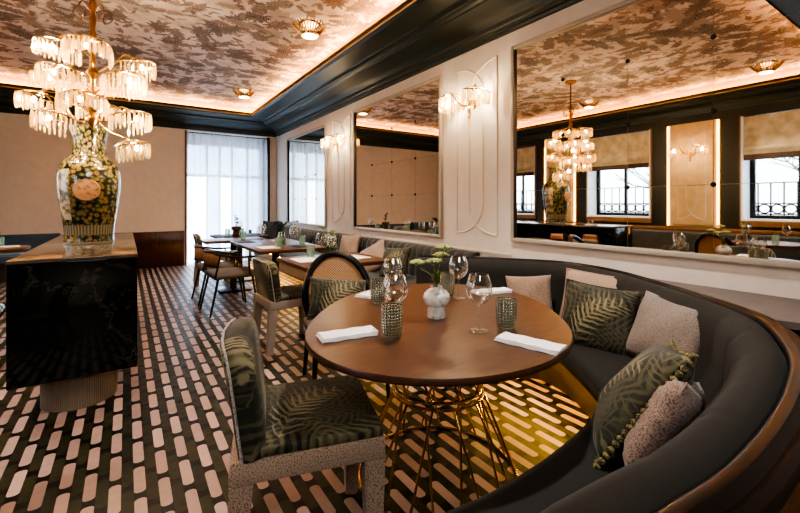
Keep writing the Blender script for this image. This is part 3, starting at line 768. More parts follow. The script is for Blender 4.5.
# fluted obround plinth
ring = []
R0 = .20; yA, yB = cy0 + .05 + R0, cy1 - .05 - R0
def obround(R):
    out = []
    for k in range(208):
        a = PI + PI * k / 208; out.append((-.25 + R * math.cos(a), yA + R * math.sin(a)))
    for k in range(616): out.append((-.25 + R, yA + (yB - yA) * k / 616))
    for k in range(208):
        a = PI * k / 208; out.append((-.25 + R * math.cos(a), yB + R * math.sin(a)))
    for k in range(616): out.append((-.25 - R, yB + (yA - yB) * k / 616))
    return out
o1, o2 = obround(R0), obround(R0 - .006)
ring = [o2[k] if k % 4 == 0 else o1[k] for k in range(len(o1))]
MB().prism(ring, 0, cz0 + .001).build('fluted_plinth', M['fluted'], cn, auto=20)
# books in the niches
bk = 0
for ny, stack in ((cy0 + .33, (('book_grey', .26, .035, .19), ('book_white', .24, .03, .18), ('book_orange', .22, .04, .17), ('book_white', .21, .025, .16))),
                  (cy0 + .89, (('book_dark', .26, .035, .19), ('book_orange', .24, .045, .18), ('book_white', .22, .03, .17)))):
    z = .681
    for mname, w, h, d in stack:
        t = thing('book', '%s book, %s in the %s stack of the console niches' % ({'book_grey': 'grey', 'book_white': 'cream', 'book_orange': 'orange', 'book_dark': 'dark'}[mname], ['lowest', 'second from the bottom', 'third from the bottom', 'topmost'][stack.index((mname, w, h, d))], 'nearer' if ny < cy0 + .5 else 'further'), 'book', (cx1 - .12, ny, z), group='books in the console niches')
        MB().box(-d / 2 + .004, d / 2 - .005, -w / 2 + .004, w / 2 - .004, .004, h - .004).build('pages', M['book_white'], t, smooth=False)
        MB().box(-d / 2, d / 2, -w / 2, w / 2, 0, .0035).box(-d / 2, d / 2, -w / 2, w / 2, h - .0035, h).box(d / 2 - .004, d / 2, -w / 2, w / 2, .0035, h - .0035).build('cover', M[mname], t, smooth=False)
        z += h + .0006

# floral vase
vs = thing('floral_vase', 'tall dark porcelain vase covered in gold flowers on the marble console', 'vase', (-.252, 4.25, cz1 + .001))
prof = [(0, 0), (.168, 0), (.172, .012), (.168, .03), (.166, .075), (.172, .15), (.190, .28), (.208, .42), (.214, .52), (.209, .59), (.198, .635), (.170, .675), (.137, .703), (.118, .73), (.110, .79), (.112, .86), (.121, .91), (.136, .94), (.138, .955), (.130, .957), (.112, .90), (.105, .86), (.10, .78), (.0, .70)]
MB().lathe(prof, 56).build('body', M['vase'], vs)
# carved round medallion facing the camera side
dvec = Vector((.252, -4.25, 0)).normalized()
md = MB(); md.lathe([(0, .016), (.03, .018), (.06, .015), (.075, .012), (.083, .014), (.088, 0), (0, -.01)], 32)
qa = math.atan2(dvec.y, dvec.x) - .09
md.build('medallion', M['medallion'], vs, (.208 * math.cos(qa), .208 * math.sin(qa), .435), (0, PI / 2 - .06, qa), label='round carved tan medallion')

# ------------------------------------------------------------------ curved booth
Bp = [(.25, .335), (.45, .305), (.664, .288), (.9, .272), (1.25, .292), (1.607, .351), (1.842, .43), (2.0, .50), (2.182, .615), (2.392, .875), (2.60, 1.18), (2.775, 1.48), (2.845, 1.76), (2.83, 2.00), (2.686, 2.24), (2.43, 2.552), (2.115, 2.883)]
path = crom([(x, y, 0) for x, y in Bp], 12)
# resample evenly
def resample(p, step):
    out = [p[0].copy()]; acc = 0.
    for a, b in zip(p, p[1:]):
        d = (b - a).length; pos = step - acc
        while pos <= d: out.append(a.lerp(b, pos / d)); pos += step
        acc = (acc + d) % step if pos - step > 0 or acc + d >= step else acc + d
    return out
path = resample(path, .03)
def stations(p):
    out = []
    for i in range(len(p)):
        T = (p[min(i + 2, len(p) - 1)] - p[max(i - 2, 0)]).normalized()
        out.append((p[i], (-T.y, T.x)))
    return out
ST = stations(path)
def s_of(i): return i * .03
def wallside(i):          # 0 on the aisle-side wing, 1 where the booth backs on to the wall
    p = path[i]; t = max(0, min(1, (p.y - .6) / .9)); return t * t * (3 - 2 * t)
def near(i): return 1 - wallside(i)
bt = thing('curved_booth', 'large curved dark velvet banquette booth wrapping around the oval table', 'booth')
def back_prof(i):
    ph = (s_of(i) % .28) / .28
    g = 1 - .085 * math.exp(-((min(ph, 1 - ph)) / .035) ** 2)
    top = .81; th = .135 * g; bo = .20
    return [(.0, .34), (.0, top - .03), (.012, top - .010), (.035, top * (.995 + .005 * g)), (.07, top + .004 * g), (.105 * g, top - .014), (th, top - .055), (th + .008, top - .12), (th + .015, .60), (bo, .50), (bo + .01, .42), (bo, .34)]
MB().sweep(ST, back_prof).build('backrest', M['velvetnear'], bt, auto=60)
def seat_prof(i):
    e = .575
    return [(.21, .33), (.21, .425), (.26, .45), (.45, .455), (e - .05, .45), (e - .015, .437), (e, .41), (e - .004, .36), (e - .02, .33), (e - .09, .334)]
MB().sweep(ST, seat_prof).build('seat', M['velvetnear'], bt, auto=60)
MB().sweep(ST, [(.02, .0), (.02, .335), (.46, .335), (.37, .0)]).build('base', M['toe'], bt)
MB().sweep([q for q in ST if q[0].x > 2.2 and .75 < q[0].y < 2.5], [(.515, .320), (.515, .329), (.535, .329), (.535, .320)]).build('led_strip', M['led'], bt, smooth=False)
def rail_prof(i):
    w = .012 + .058 * near(i); z = .812
    return [(.004, z - .06), (.004, z), (-.10 * w, z + .010), (-.36 * w, z + .008), (-.45 * w, z - .004), (-.58 * w, z - .008), (-.75 * w, z - .002), (-.94 * w, z - .008), (-w, z - .024), (-w * .9, z - .05), (-w * .6, z - .06)]
MB().sweep(ST, rail_prof).build('rail', M['rail'], bt, auto=50)
MB().sweep(ST, lambda i: [(.0, .0), (.0, .755), (-.01 - .03 * near(i), .755), (-.01 - .03 * near(i), .0)]).build('outer_panel', M['copper'], bt)
# ledge between booth and wall
outer = [(p.x - n[0] * (.012 + .058 * near(i)), p.y - n[1] * (.012 + .058 * near(i))) for i, (p, n) in enumerate(ST)]
poly = [q for q in outer if q[0] > 2.22 and (q[1] > .62)]
poly = [(W - .002, -.3), (2.62, -.2), (2.40, .28), (2.30, .55)] + [(min(x, W - .004), y) for x, y in poly] + [(W - .002, max(q[1] for q in poly))]
struct('trim_19', MB().prism(poly, .745, .775), M['ledge'], smooth=False)
struct('trim_20', MB().prism([(W - .002, -.3), (2.40, -.3), (2.20, .2), (2.17, .42), (2.30, .56), (2.36, .60), (W - .002, .60)], 0, .70), M['tanwood'], smooth=False)

# ------------------------------------------------------------------ straight banquette on the right wall
bq = thing('straight_banquette', 'long charcoal channel-tufted banquette along the right wall under the mirrors', 'banquette')
n0, n1 = 2.90, 9.42
N = int((n1 - n0) / .01)
sts = [(Vector((W - .004, n0 + (n1 - n0) * k / N, 0)), (-1, 0)) for k in range(N + 1)]
def bprof(i):
    ph = (i * .01 % .13) / .13; g = abs(math.sin(ph * PI)) ** .6
    a = .10 + .022 * g
    return [(0, .40), (0, .79), (.04, .797), (a - .03, .79), (a, .765), (a + .012, .70), (a + .03, .55), (a + .04, .45), (a + .03, .40)]
MB().sweep(sts, bprof).build('backrest', M['velvet'], bq, auto=60)
sh_ = [sts[0], sts[-1]]
MB().sweep(sh_, [(.14, .32), (.14, .44), (.20, .455), (.56, .455), (.615, .445), (.635, .42), (.632, .36), (.61, .32)]).build('seat', M['velvet'], bq)
MB().sweep(sh_, [(0, 0), (0, .325), (.57, .325), (.47, 0)]).build('base', M['toe'], bq)
MB().sweep(sh_, [(.575, .31), (.575, .322), (.60, .322), (.60, .31)]).build('led_strip', M['led'], bq, smooth=False)
# side return at the far end
MB().box(2.27, 2.32, 9.36, 9.46, 0, .70, .01).build('end_panel', M['velvet'], bq)

# ------------------------------------------------------------------ oval table with wire base
tb = thing('oval_table', 'large oval walnut table on a brass wire base inside the curved booth', 'table', (1.228, 1.509, 0))
def oval(n=72):
    out = []
    for k in range(n):
        t = 2 * PI * k / n
        r = .6524 + .0879 * math.sin(2 * t) - .0023 * math.cos(2 * t) - .0055 * math.cos(3 * t) + .0067 * math.sin(4 * t)
        out.append((r * math.cos(t), r * math.sin(t)))
    return out
top = MB()
pr = [(.975, .722), (.993, .725), (1.0, .732), (1.0, .744), (.996, .75)]
rg = []
for f, z in pr: rg.append([top.bm.verts.new((x * f, y * f, z)) for x, y in oval()])
for a, b in zip(rg, rg[1:]):
    for k in range(72): top.bm.faces.new((a[k], a[(k + 1) % 72], b[(k + 1) % 72], b[k]))
top.bm.faces.new(rg[0][::-1]); top.bm.faces.new(rg[-1])
top.build('tabletop', M['walnut'], tb)
def circ(R, z, n=40): return [(R * math.cos(2 * PI * k / n), R * math.sin(2 * PI * k / n), z) for k in range(n)]
for R, z in ((.37, .008), (.212, .395), (.205, .42), (.30, .71)):
    MB().tube(circ(R, z), .007, 8, closed=True).build('wire_ring', M['brass'], tb)
for k in range(22):
    a = 2 * PI * k / 22; tw = .22 if k % 2 else -.22
    MB().tube([(.37 * math.cos(a), .37 * math.sin(a), .008), (.212 * math.cos(a + tw), .212 * math.sin(a + tw), .395)], .0052, 8).build('wire_rod', M['brass'], tb)
    MB().tube([(.205 * math.cos(a + tw), .205 * math.sin(a + tw), .42), (.30 * math.cos(a - tw * .8), .30 * math.sin(a - tw * .8), .71)], .0052, 8).build('wire_rod', M['brass'], tb)
MB().prism([(.33 * math.cos(2 * PI * k / 40), .33 * math.sin(2 * PI * k / 40)) for k in range(40)], .709, .7235).build('mounting_plate', M['blackmetal'], tb)

# ------------------------------------------------------------------ table ware
TZ = .7505
wg_prof_o = [(0, 0), (.036, .0), (.037, .002), (.012, .006), (.005, .012), (.0042, .06), (.0045, .098), (.013, .108), (.033, .122), (.048, .142), (.0545, .165), (.052, .19), (.044, .215), (.038, .232)]
def make_glass(name, label, cat, loc, group, k=1.0):
    t = thing(name, label, cat, loc, group=group)
    bowl = [(r * k, z * k) for r, z in wg_prof_o[6:]]
    inner = [(max(r - .0014, 0), z) for r, z in bowl[::-1][:-1]] + [(0, bowl[1][1] + .002)]
    MB().lathe([(0, bowl[0][1])] + bowl + inner, 32).build('bowl', M['wineglass'], t)
    MB().lathe([(r * k, z * k) for r, z in wg_prof_o[4:7]] + [(0, wg_prof_o[6][1] * k)], 12).build('stem', M['wineglass'], t)
    MB().lathe([(r * k, z * k) for r, z in wg_prof_o[:5]], 28).build('foot', M['wineglass'], t)
    return t
g0 = None
for x, y, l in ((.917, 1.402, 'wine glass behind the front-left hobnail tumbler, nearer of the overlapping pair'), (1.185, 1.835, 'wine glass at the far left of the oval table, farther of the overlapping pair'),
                (1.524, 1.69, 'wine glass just right of the white flower vase at the far side'), (1.199, 1.206, 'wine glass standing alone between the flower vase and the right napkin')):
    if g0 is None: g0 = make_glass('wine_glass', l, 'wine glass', (x, y, TZ), 'wine glasses on the oval table')
    else: dup(g0, (x, y, TZ), label=l)
def make_tumbler(name, label, loc, mat, group, h=.118, r=.040):
    t = MB()
    o = [(0, 0), (r * .72, 0), (r * .86, .008), (r * .98, h * .35), (r * 1.03, h * .7), (r, h)]
    i = [(r - .0025, h), (r * .98, h * .7), (r * .9, h * .35), (r * .7, .014), (0, .012)]
    t.lathe(o + i, 40)
    return tag(t.build(name, mat, loc=loc), label, 'tumbler', group)
t0 = None
for x, y, l in ((.858, 1.335, 'green-grey hobnail tumbler nearest the left napkin at the front of the oval table'), (1.09, 1.825, 'green-grey hobnail tumbler beside the far left napkin'),
                (1.525, 1.785, 'green-grey hobnail tumbler half hidden behind the flower vase'), (1.31, 1.16, 'green-grey hobnail tumbler beside the right napkin')):
    if t0 is None: t0 = make_tumbler('hobnail_tumbler', l, (x, y, TZ), M['tumbler'], 'hobnail tumblers on the oval table', .127, .0425)
    else: dup(t0, (x, y, TZ), label=l)
def napkin(loc, ang, label, w=.245, d=.118, grp='folded napkins on the oval table'):
    m = MB(); n = 14
    for lay in range(3):
        z0 = lay * .0048; off = .003 * lay
        rows = []
        for i in range(n + 1):
            u = -w / 2 + w * i / n; wob = .0012 * math.sin(i * 1.3 + lay)
            rows.append([m.bm.verts.new((u + off, v, z)) for v, z in ((-d / 2 + off, z0 + wob + .001), (-d / 2 + off, z0 + .004 + wob + .001), (0, z0 + .0056 + wob + .001), (d / 2 - off, z0 + .004 + wob + .001), (d / 2 - off, z0 + wob + .001))])
        for a, b in zip(rows, rows[1:]):
            for j in range(5): m.bm.faces.new((a[j], a[(j + 1) % 5], b[(j + 1) % 5], b[j]))
        m.bm.faces.new(rows[0][::-1]); m.bm.faces.new(rows[-1])
    return tag(m.build('napkin', M['white'], loc=loc, rot=(0, 0, ang)), label, 'napkin', grp)
napkin((.722, 1.452, TZ), -.15, 'white folded napkin at the front left of the oval table', .222, .10)
napkin((1.235, .985, TZ), -1.30, 'white folded napkin at the right end of the oval table', .235, .095)
napkin((1.175, 2.03, TZ), .46, 'white folded napkin at the far left, beside the cane chair', .22, .10)
napkin((1.78, 1.69, TZ), -.25, 'white folded napkin at the far right, near the tan cushion', .22, .10)
fv = thing('flower_vase', 'small white speckled ceramic vase holding pale green flowers on the oval table', 'vase', (1.185, 1.463, TZ))
MB().lathe([(0, 0), (.041, 0), (.043, .004), (.041, .05), (.043, .054), (.054, .062), (.062, .085), (.058, .108), (.044, .124), (.030, .131), (.026, .137), (.028, .142), (.023, .142), (.022, .13), (.04, .10), (0, .07)], 40).build('body', M['ceramic'], fv)
def umbel(root_loc, dx, dy, h, R, label, leaf=True, parent_group='flowers in the white vase', mat='umbel'):
    t = thing('umbel_flower', label, 'flower', root_loc, group=parent_group)
    st = crom([(0, 0, -.03), (dx * .25, dy * .25, h * .5), (dx * .8, dy * .8, h * .85), (dx, dy, h)], 8)
    MB().tube(st, .0022, 6).build('stem', M['stem'], t)
    hd = MB(); rnd = random.Random(int(h * 1e4))
    for k in range(46):
        a = rnd.uniform(0, 2 * PI); q = math.sqrt(rnd.random()) * R
        c = (dx + q * math.cos(a), dy + q * math.sin(a), h + .018 + .010 * (1 - (q / R) ** 2))
        hd.ball(c, .0075 * (R / .032), 1, (1, 1, .8))
        if k % 4 == 0: hd.tube([(dx, dy, h), c], .0009, 4)
    hd.build('flower_head', M[mat], t)
    if leaf:
        lf = MB()
        for k in range(16):
            a = rnd.uniform(0, 6.28); z = rnd.uniform(0, .05)
            d = Vector((math.cos(a), math.sin(a), rnd.uniform(.4, 1.6))).normalized()
            p0 = Vector((0, 0, z)); p1 = p0 + d * rnd.uniform(.02, .045)
            sd = Vector((-math.sin(a), math.cos(a), 0)) * .004
            v = [lf.bm.verts.new(q) for q in (p0, (p0 + p1) / 2 + sd, p1, (p0 + p1) / 2 - sd)]
            lf.bm.faces.new(v)
        lf.build('leaves', M['stem'], t)
    return t
fl = (1.185, 1.463, TZ + .142)
rv = (.83, -.557); fvv = (.557, .83)
def off(r, f): return (r * rv[0] + f * fvv[0], r * rv[1] + f * fvv[1])
for r, f, h, R, l in ((-.085, .02, .088, .036, 'leftmost pale green umbel leaning out of the white vase'), (-.012, -.02, .098, .036, 'middle pale green umbel above the white vase'), (.030, .10, .112, .036, 'pale green umbel crowding the middle one at the back'), (.038, .04, .155, .036, 'tallest pale green umbel at the right of the white vase')):
    dx, dy = off(r, f); umbel(fl, dx, dy, h, R, l)

# ------------------------------------------------------------------ cushions
def cushion(name, loc, rot, w, h, t, mat, label, ear=.07, rough=0., seed=1, trim=None, power=.5):
    th = thing(name, label, 'cushion', loc, rot=rot, group='scatter cushions')
    MB().pillow(w, h, t, 22, ear, rough, seed, power).build('cover', M[mat], th, auto=80)
    def edge(n=14):
        out = []
        for k in range(n * 4):
            s, q = divmod(k, n); u = 2 * q / n - 1
            x, y = ((u, -1), (1, u), (-u, 1), (-1, -u))[s]
            out.append((x * w / 2 * (1 - ear * (1 - y * y)), y * h / 2 * (1 - ear * (1 - x * x)), 0))
        return out
    if trim == 'pom':
        p = MB()
        for c in edge(20): p.ball(c, .0125, 1)
        p.build('pompom_trim', M['pom'], th, label='olive pompom edging')
    elif trim:
        MB().tube(edge(), .005, 6, closed=True).build('piping', M[trim], th)
    return th
def lean(facing, tilt, roll=0.):
    """rotation: cushion plane (local xy) upright, +z towards 'facing' (angle in plan), tilted back"""
    m = Matrix.Rotation(facing - PI / 2 + PI, 4, 'Z') @ Matrix.Rotation(PI / 2 - tilt, 4, 'X') @ Matrix.Rotation(roll, 4, 'Z')
    return m.to_euler()
cushion('scatter_cushion', (2.47, 1.97, .595), lean(math.radians(212), .35, .1), .33, .30, .11, 'cushtan', 'small tan boucle cushion at the far end of the curved booth', seed=2)
cushion('scatter_cushion', (2.58, 1.43, .61), lean(math.radians(186), .28, -.03), .64, .40, .15, 'cushpink', 'long blush lumbar cushion behind the palm cushion in the booth', seed=3, trim='cushpink', ear=.04)
cushion('palm_cushion', (2.285, 1.335, .60), lean(math.radians(196), .38, -.06), .42, .40, .15, 'palm', 'dark palm-print velvet cushion leaning on the blush cushion', seed=4, trim='palm')
cushion('scatter_cushion', (2.235, .945, .615), lean(math.radians(150), .40, .02), .49, .37, .15, 'cushgrey', 'grey-tan speckled cushion in the curve of the booth', seed=5, trim='boucle2')
cushion('palm_cushion', (1.53, .735, .58), lean(math.radians(110), .60, .26), .52, .45, .18, 'palm', 'palm-print cushion with pompom trim, nearest the table on the booth seat', seed=6, trim='pom')
cushion('fluffy_cushion', (1.415, .60, .575), lean(math.radians(98), .42, .35), .46, .32, .13, 'fuzz', 'fluffy taupe cushion tucked behind the pompom cushion', seed=8, rough=.004)
cushion('scatter_cushion', (2.50, 4.30, .61), lean(math.radians(195), .4, .55), .40, .38, .13, 'cushpink', 'blush cushion tipped on its corner beside the dark palm cushion on the banquette', seed=9)
cushion('palm_cushion', (2.48, 3.80, .61), lean(math.radians(190), .4, .1), .42, .38, .14, 'palm', 'palm-print cushion on the banquette, closest to the curved booth', seed=10)
cushion('scatter_cushion', (2.62, 5.20, .65), lean(math.radians(185), .25, .06), .48, .38, .13, 'cushpink', 'pale cushion on the banquette behind the glass flower vases', seed=11)
cushion('scatter_cushion', (2.56, 6.75, .62), lean(math.radians(190), .35, -.15), .44, .34, .12, 'cushdark', 'dark grey cushion on the banquette near the furthest mirror', seed=12)
cushion('scatter_cushion', (2.58, 8.9, .68), lean(math.radians(215), .2, .0), .44, .46, .14, 'cushdark', 'dark cushion at the far end of the banquette by the curtain', seed=13)

# ------------------------------------------------------------------ chairs
def palm_chair(name, label, loc, rz, legmat, group, back_h=.80):
    """upholstered side chair facing local +x"""
    t = thing(name, label, 'chair', loc, rz, group)
    w, d = .47, .50
    x0, x1 = -.25, .25
    seat = MB(); seat.box(-d / 2 + .06, d / 2 - .003, -w / 2 + .003, w / 2 - .003, -.014, .024, .012, 3)
    seat.build('seat', M['palm'], t, (0, 0, .482), auto=50)
    MB().box(-d / 2, d / 2, -w / 2, w / 2, .395, .470, .008).build('apron', M[legmat], t)
    for sx, sy in ((1, 1), (1, -1), (-1, 1), (-1, -1)):
        lg = MB(); a = .036
        cxx, cyy = sx * (d / 2 - a), sy * (w / 2 - a)
        rg = []
        for z, q, k in ((.397, a, 0), (.0, a * .74, .0)):
            ox = -.03 if (sx < 0 and z == 0) else 0
            rg.append([lg.bm.verts.new((cxx + ox + u * q, cyy + v * q, z)) for u, v in ((-1, -1), (1, -1), (1, 1), (-1, 1))])
        for k in range(4): lg.bm.faces.new((rg[1][k], rg[1][(k + 1) % 4], rg[0][(k + 1) % 4], rg[0][k]))
        lg.bm.faces.new(rg[1][::-1]); lg.bm.faces.new(rg[0])
        bmesh.ops.bevel(lg.bm, geom=lg.bm.edges[:], offset=.006, segments=2, affect='EDGES')
        lg.build('leg', M[legmat], t)
    # backrest: thick padded shell, rounded shoulders, local xy = face of the back
    bk = MB(); hh = back_h - .46; n = 16
    prof = []
    for k in range(n + 1):
        v = k / n
        half = w / 2 * (1 - .0 * v) if v < .72 else w / 2 * (1 - .16 * ((v - .72) / .28) ** 2.2)
        prof.append((half, v * hh))
    th = .085
    layers = [(-th / 2, .93), (-th / 2 + .018, 1.0), (0, 1.02), (th / 2 - .02, .995), (th / 2, .93)]
    outl = [(h, z) for h, z in prof] + [(h * q, hh + .012 * (1 - q * q)) for h, q in ((prof[-1][0], .8), (prof[-1][0], .5), (prof[-1][0], .0))]
    full = [(x, z) for x, z in outl] + [(-x, z) for x, z in outl[-2::-1]]
    rings = []
    for zz, f in layers:
        rings.append([bk.bm.verts.new((x * f, hh / 2 + (z - hh / 2) * (f if z > hh / 2 else 1), zz + .05 * ((x / (w / 2)) ** 2) * .6)) for x, z in full])
    for a, b in zip(rings, rings[1:]):
        for k in range(len(full)): bk.bm.faces.new((a[k], a[(k + 1) % len(full)], b[(k + 1) % len(full)], b[k]))
    bk.bm.faces.new(rings[0][::-1]); bk.bm.faces.new(rings[-1])
    ob = bk.build('backrest', M['palm'], t, (-d / 2 + .04, 0, .465), auto=70)
    # local x -> chair y, local y -> up, local z -> chair x ; leaning back
    m = Matrix(((0, 0, 1, 0), (1, 0, 0, 0), (0, 1, 0, 0), (0, 0, 0, 1)))
    ob.rotation_euler = (Matrix.Rotation(-.13, 4, 'Y') @ m).to_euler()
    pip = MB(); sel = [(x * 1.022, hh / 2 + (z - hh / 2) * (1.02 if z > hh / 2 else 1), .05 * ((x / (w / 2)) ** 2) * .6) for x, z in full]
    pip.tube([(x, y, z - th / 2 + .012) for x, y, z in sel], .0045, 6)
    pip.build('piping', M['boucle2'], ob, label='pale welt cord')
    return t
palm_chair('palm_print_chair', 'palm-print velvet dining chair with speckled frame, at the front of the oval table', (.565, 1.485, 0), math.radians(-16), 'boucle', 'palm-print dining chairs')
palm_chair('palm_print_chair', 'palm-print dining chair with pale grey legs, behind the cane chair', (1.235, 3.66, 0), math.radians(2), 'greywood', 'palm-print dining chairs', .81).scale = (1, 1, .955)
palm_chair('palm_print_chair', 'palm-print dining chair furthest from the camera, in front of the curtain', (1.16, 7.15, 0), math.radians(-4), 'greywood', 'palm-print dining chairs', .82).scale = (1, 1, .955)

def cane_chair(label, loc, rz):
    """round-backed black chair facing local -y"""
    t = thing('cane_chair', label, 'chair', loc, rz, 'cane-backed chairs')
    a, b = .240, .285; zc = .60; ti = .22
    def bp(x, z, off=0.): return (x, .22 + (z - .42) * ti - .10 * (x / a) ** 2 * .8 + off, z)
    fr = [bp(a * math.cos(q * 2 * PI / 40), zc + b * math.sin(q * 2 * PI / 40)) for q in range(40)]
    MB().tube(fr, .026, 10, closed=True).build('back_frame', M['blackwood'], t)
    cn_ = MB(); n = 18
    vs_ = {}
    for i in range(n + 1):
        for j in range(n + 1):
            u, v = 2 * i / n - 1, 2 * j / n - 1
            x = u * math.sqrt(1 - v * v / 2) * a * .97; z = zc + v * math.sqrt(1 - u * u / 2) * b * .97
            vs_[i, j] = cn_.bm.verts.new(bp(x, z))
    for i in range(n):
        for j in range(n): cn_.bm.faces.new((vs_[i, j], vs_[i + 1, j], vs_[i + 1, j + 1], vs_[i, j + 1]))
    cn_.build('cane_panel', M['cane'], t)
    MB().box(-.25, .25, -.27, .20, .41, .455, .018, 3).build('seat', M['seatgrey'], t)
    MB().box(-.255, .255, -.275, .21, .375, .41, .006).build('seat_frame', M['blackwood'], t)
    for s in (-1, 1):
        MB().tube([(s * .225, -.245, .38), (s * .245, -.275, .0)], [.019, .013], 10).build('leg', M['blackwood'], t)
        MB().tube([(s * .215, .18, .40), (s * .235, .27, .0)], [.021, .014], 10).build('leg', M['blackwood'], t)
        MB().tube([bp(s * .19, .41), bp(s * a * .85, zc - b * .5)], .02, 10).build('back_post', M['blackwood'], t)
    return t
CC = (1.265, 2.60, 0); CR = math.radians(-14)
cane_chair('black round-backed cane chair holding a palm cushion, at the far left of the oval table', CC, CR)
Rz = Matrix.Rotation(CR, 4, 'Z')
cushion('palm_cushion', Vector(CC) + Rz @ Vector((-.02, .09, .585)), (Rz @ (lean(-PI / 2, .34, -.12).to_matrix().to_4x4())).to_euler(), .42, .30, .12, 'palm', 'small palm-print cushion resting in the cane chair', seed=14)

def metal_chair(label, loc, rz):
    """black steel armchair with cane back, facing local +x"""
    t = thing('metal_armchair', label, 'chair', loc, rz, 'black steel armchairs')
    MB().box(-.245, .25, -.24, .24, .405, .475, .028, 3).build('seat', M['seatgrey'], t)
    for s in (-1, 1):
        MB().tube([(.19, .20 * s, .41), (.25, .245 * s, 0)], [.015, .011], 8).build('leg', M['blackmetal'], t)
        MB().tube([(-.20, .22 * s, .41), (-.29, .245 * s, 0)], [.015, .011], 8).build('leg', M['blackmetal'], t)
        MB().tube([(-.235, .235 * s, .43), (-.18, .25 * s, .70)], .011, 8).build('arm_post', M['blackmetal'], t)
        MB().tube([(.15, .235 * s, .43), (.13, .25 * s, .655)], .011, 8).build('arm_post', M['blackmetal'], t)
        MB().tube(crom([(.20, .255 * s, .65), (0, .26 * s, .655), (-.18, .25 * s, .69), (-.26, .20 * s, .73)], 6), .014, 8).build('arm', M['blackmetal'], t)
    bk = MB(); n = 14; A = []
    for z in (.56, .64, .715):
        A.append([bk.bm.verts.new((-.30 + .11 * (2 * k / n - 1) ** 2, .235 * (2 * k / n - 1), z)) for k in range(n + 1)])
    for a, b in zip(A, A[1:]):
        for k in range(n): bk.bm.faces.new((a[k], a[k + 1], b[k + 1], b[k]))
    o = bk.build('back_panel', M['canetan'], t)
    md = o.modifiers.new('solid', 'SOLIDIFY'); md.thickness = .014
    for z in (.555, .72):
        MB().tube([(-.30 + .11 * (2 * k / n - 1) ** 2, .24 * (2 * k / n - 1), z) for k in range(n + 1)], .010, 8).build('back_rail', M['blackmetal'], t)
    return t
mc = metal_chair('black steel armchair with tan back, nearer of the two beside the far tables', (1.05, 5.22, 0), math.radians(4))
dup(mc, (1.03, 5.86, 0), math.radians(2), 'black steel armchair with tan back, farther of the two beside the far tables')

# ------------------------------------------------------------------ far tables and their ware
def square_table(label, x0, x1, y0, y1, mat, rz=0., top=.75):
    cx, cy = (x0 + x1) / 2, (y0 + y1) / 2
    t = thing('dining_table', label, 'table', (cx, cy, 0), rz, 'tables along the banquette')
    w, d = (x1 - x0) / 2, (y1 - y0) / 2
    MB().box(-w, w, -d, d, top - .035, top, .004).build('tabletop', M[mat], t)
    MB().box(-.04, .04, -.04, .04, .02, top - .05, .004).build('column', M['rail'], t)
    MB().box(-.22, .22, -.22, .22, 0, .02, .004).build('foot_plate', M['blackmetal'], t)
    MB().box(-.16, .16, -.16, .16, top - .05, top - .0351, .002).build('mounting_plate', M['blackmetal'], t)
    return t
square_table('walnut square table just behind the cane chair', 1.21, 2.05, 3.20, 3.96, 'walnut')
square_table('long walnut table in the middle of the banquette, with a leafy vase', 1.21, 2.02, 4.56, 6.10, 'walnut')
square_table('walnut square table past the steel armchairs, between the long table and the dark one', .90, 1.75, 6.14, 6.70, 'walnut')
square_table('dark-topped square table in front of the curtain, with a bronze pot', 1.18, 1.98, 6.80, 7.55, 'wine')
def flat(name, label, cat, loc, w, d, h, mat, rz=0., group=None):
    return tag(MB().box(-w / 2, w / 2, -d / 2, d / 2, 0, h, .001).build(name, M[mat], loc=loc, rot=(0, 0, rz)), label, cat, group)
flat('menu_card', 'cream menu card at the right of the table behind the cane chair', 'menu', (1.84, 3.55, TZ), .21, .30, .006, 'menu', .1, 'menus on the far tables')
flat('menu_card', 'cream menu card at the left of the table behind the cane chair', 'menu', (1.38, 3.62, TZ), .21, .30, .006, 'menu', 0, 'menus on the far tables')
flat('menu_card', 'cream menu card on the table with the leafy vase', 'menu', (1.40, 4.90, TZ), .21, .30, .006, 'menu', 0, 'menus on the far tables')
flat('placemat', 'dark placemat on the table with the leafy vase', 'placemat', (1.80, 4.85, TZ), .22, .32, .004, 'wine', .05, 'placemats on the far tables')
flat('placemat', 'dark placemat at the far left end of the long walnut table', 'placemat', (1.35, 5.85, TZ), .22, .34, .004, 'wine', .0, 'placemats on the far tables')
flat('placemat', 'grey placemat on the dark table by the curtain', 'placemat', (1.40, 7.2, TZ), .22, .34, .004, 'book_grey', .0, 'placemats on the far tables')
flat('napkin', 'white folded napkin at the far right end of the long walnut table', 'napkin', (1.78, 5.75, TZ), .2, .12, .012, 'white', .1, 'napkins on the far tables')
# glass vases with umbels, glasses and tumblers
def glass_vase(label, loc, h=.20, r=.045, mat='clearvase', name='glass_vase'):
    t = MB().lathe([(0, 0), (r * .9, 0), (r, .01), (r * 1.05, h * .5), (r * .8, h * .85), (r * .7, h), (r * .66, h), (r * .75, h * .85), (r * .98, h * .5), (r * .9, .015), (0, .012)], 28)
    return tag(t.build(name, M[mat], loc=loc), label, 'vase', 'glass vases on the far tables')
glass_vase('pale glass vase of umbels on the table behind the cane chair', (1.72, 3.80, TZ), .17, .055)
for r, f, h, R, l in ((-.10, .05, .12, .034, 'umbel leaning left from the glass vase behind the cane chair'), (.02, .0, .08, .036, 'umbel at the top of the glass vase behind the cane chair'), (.0, -.03, .02, .034, 'umbel low in the mouth of the glass vase behind the cane chair')):
    dx, dy = off(r, f); umbel((1.72, 3.80, TZ + .15), dx, dy, h, R, l, False, 'flowers on the far tables')
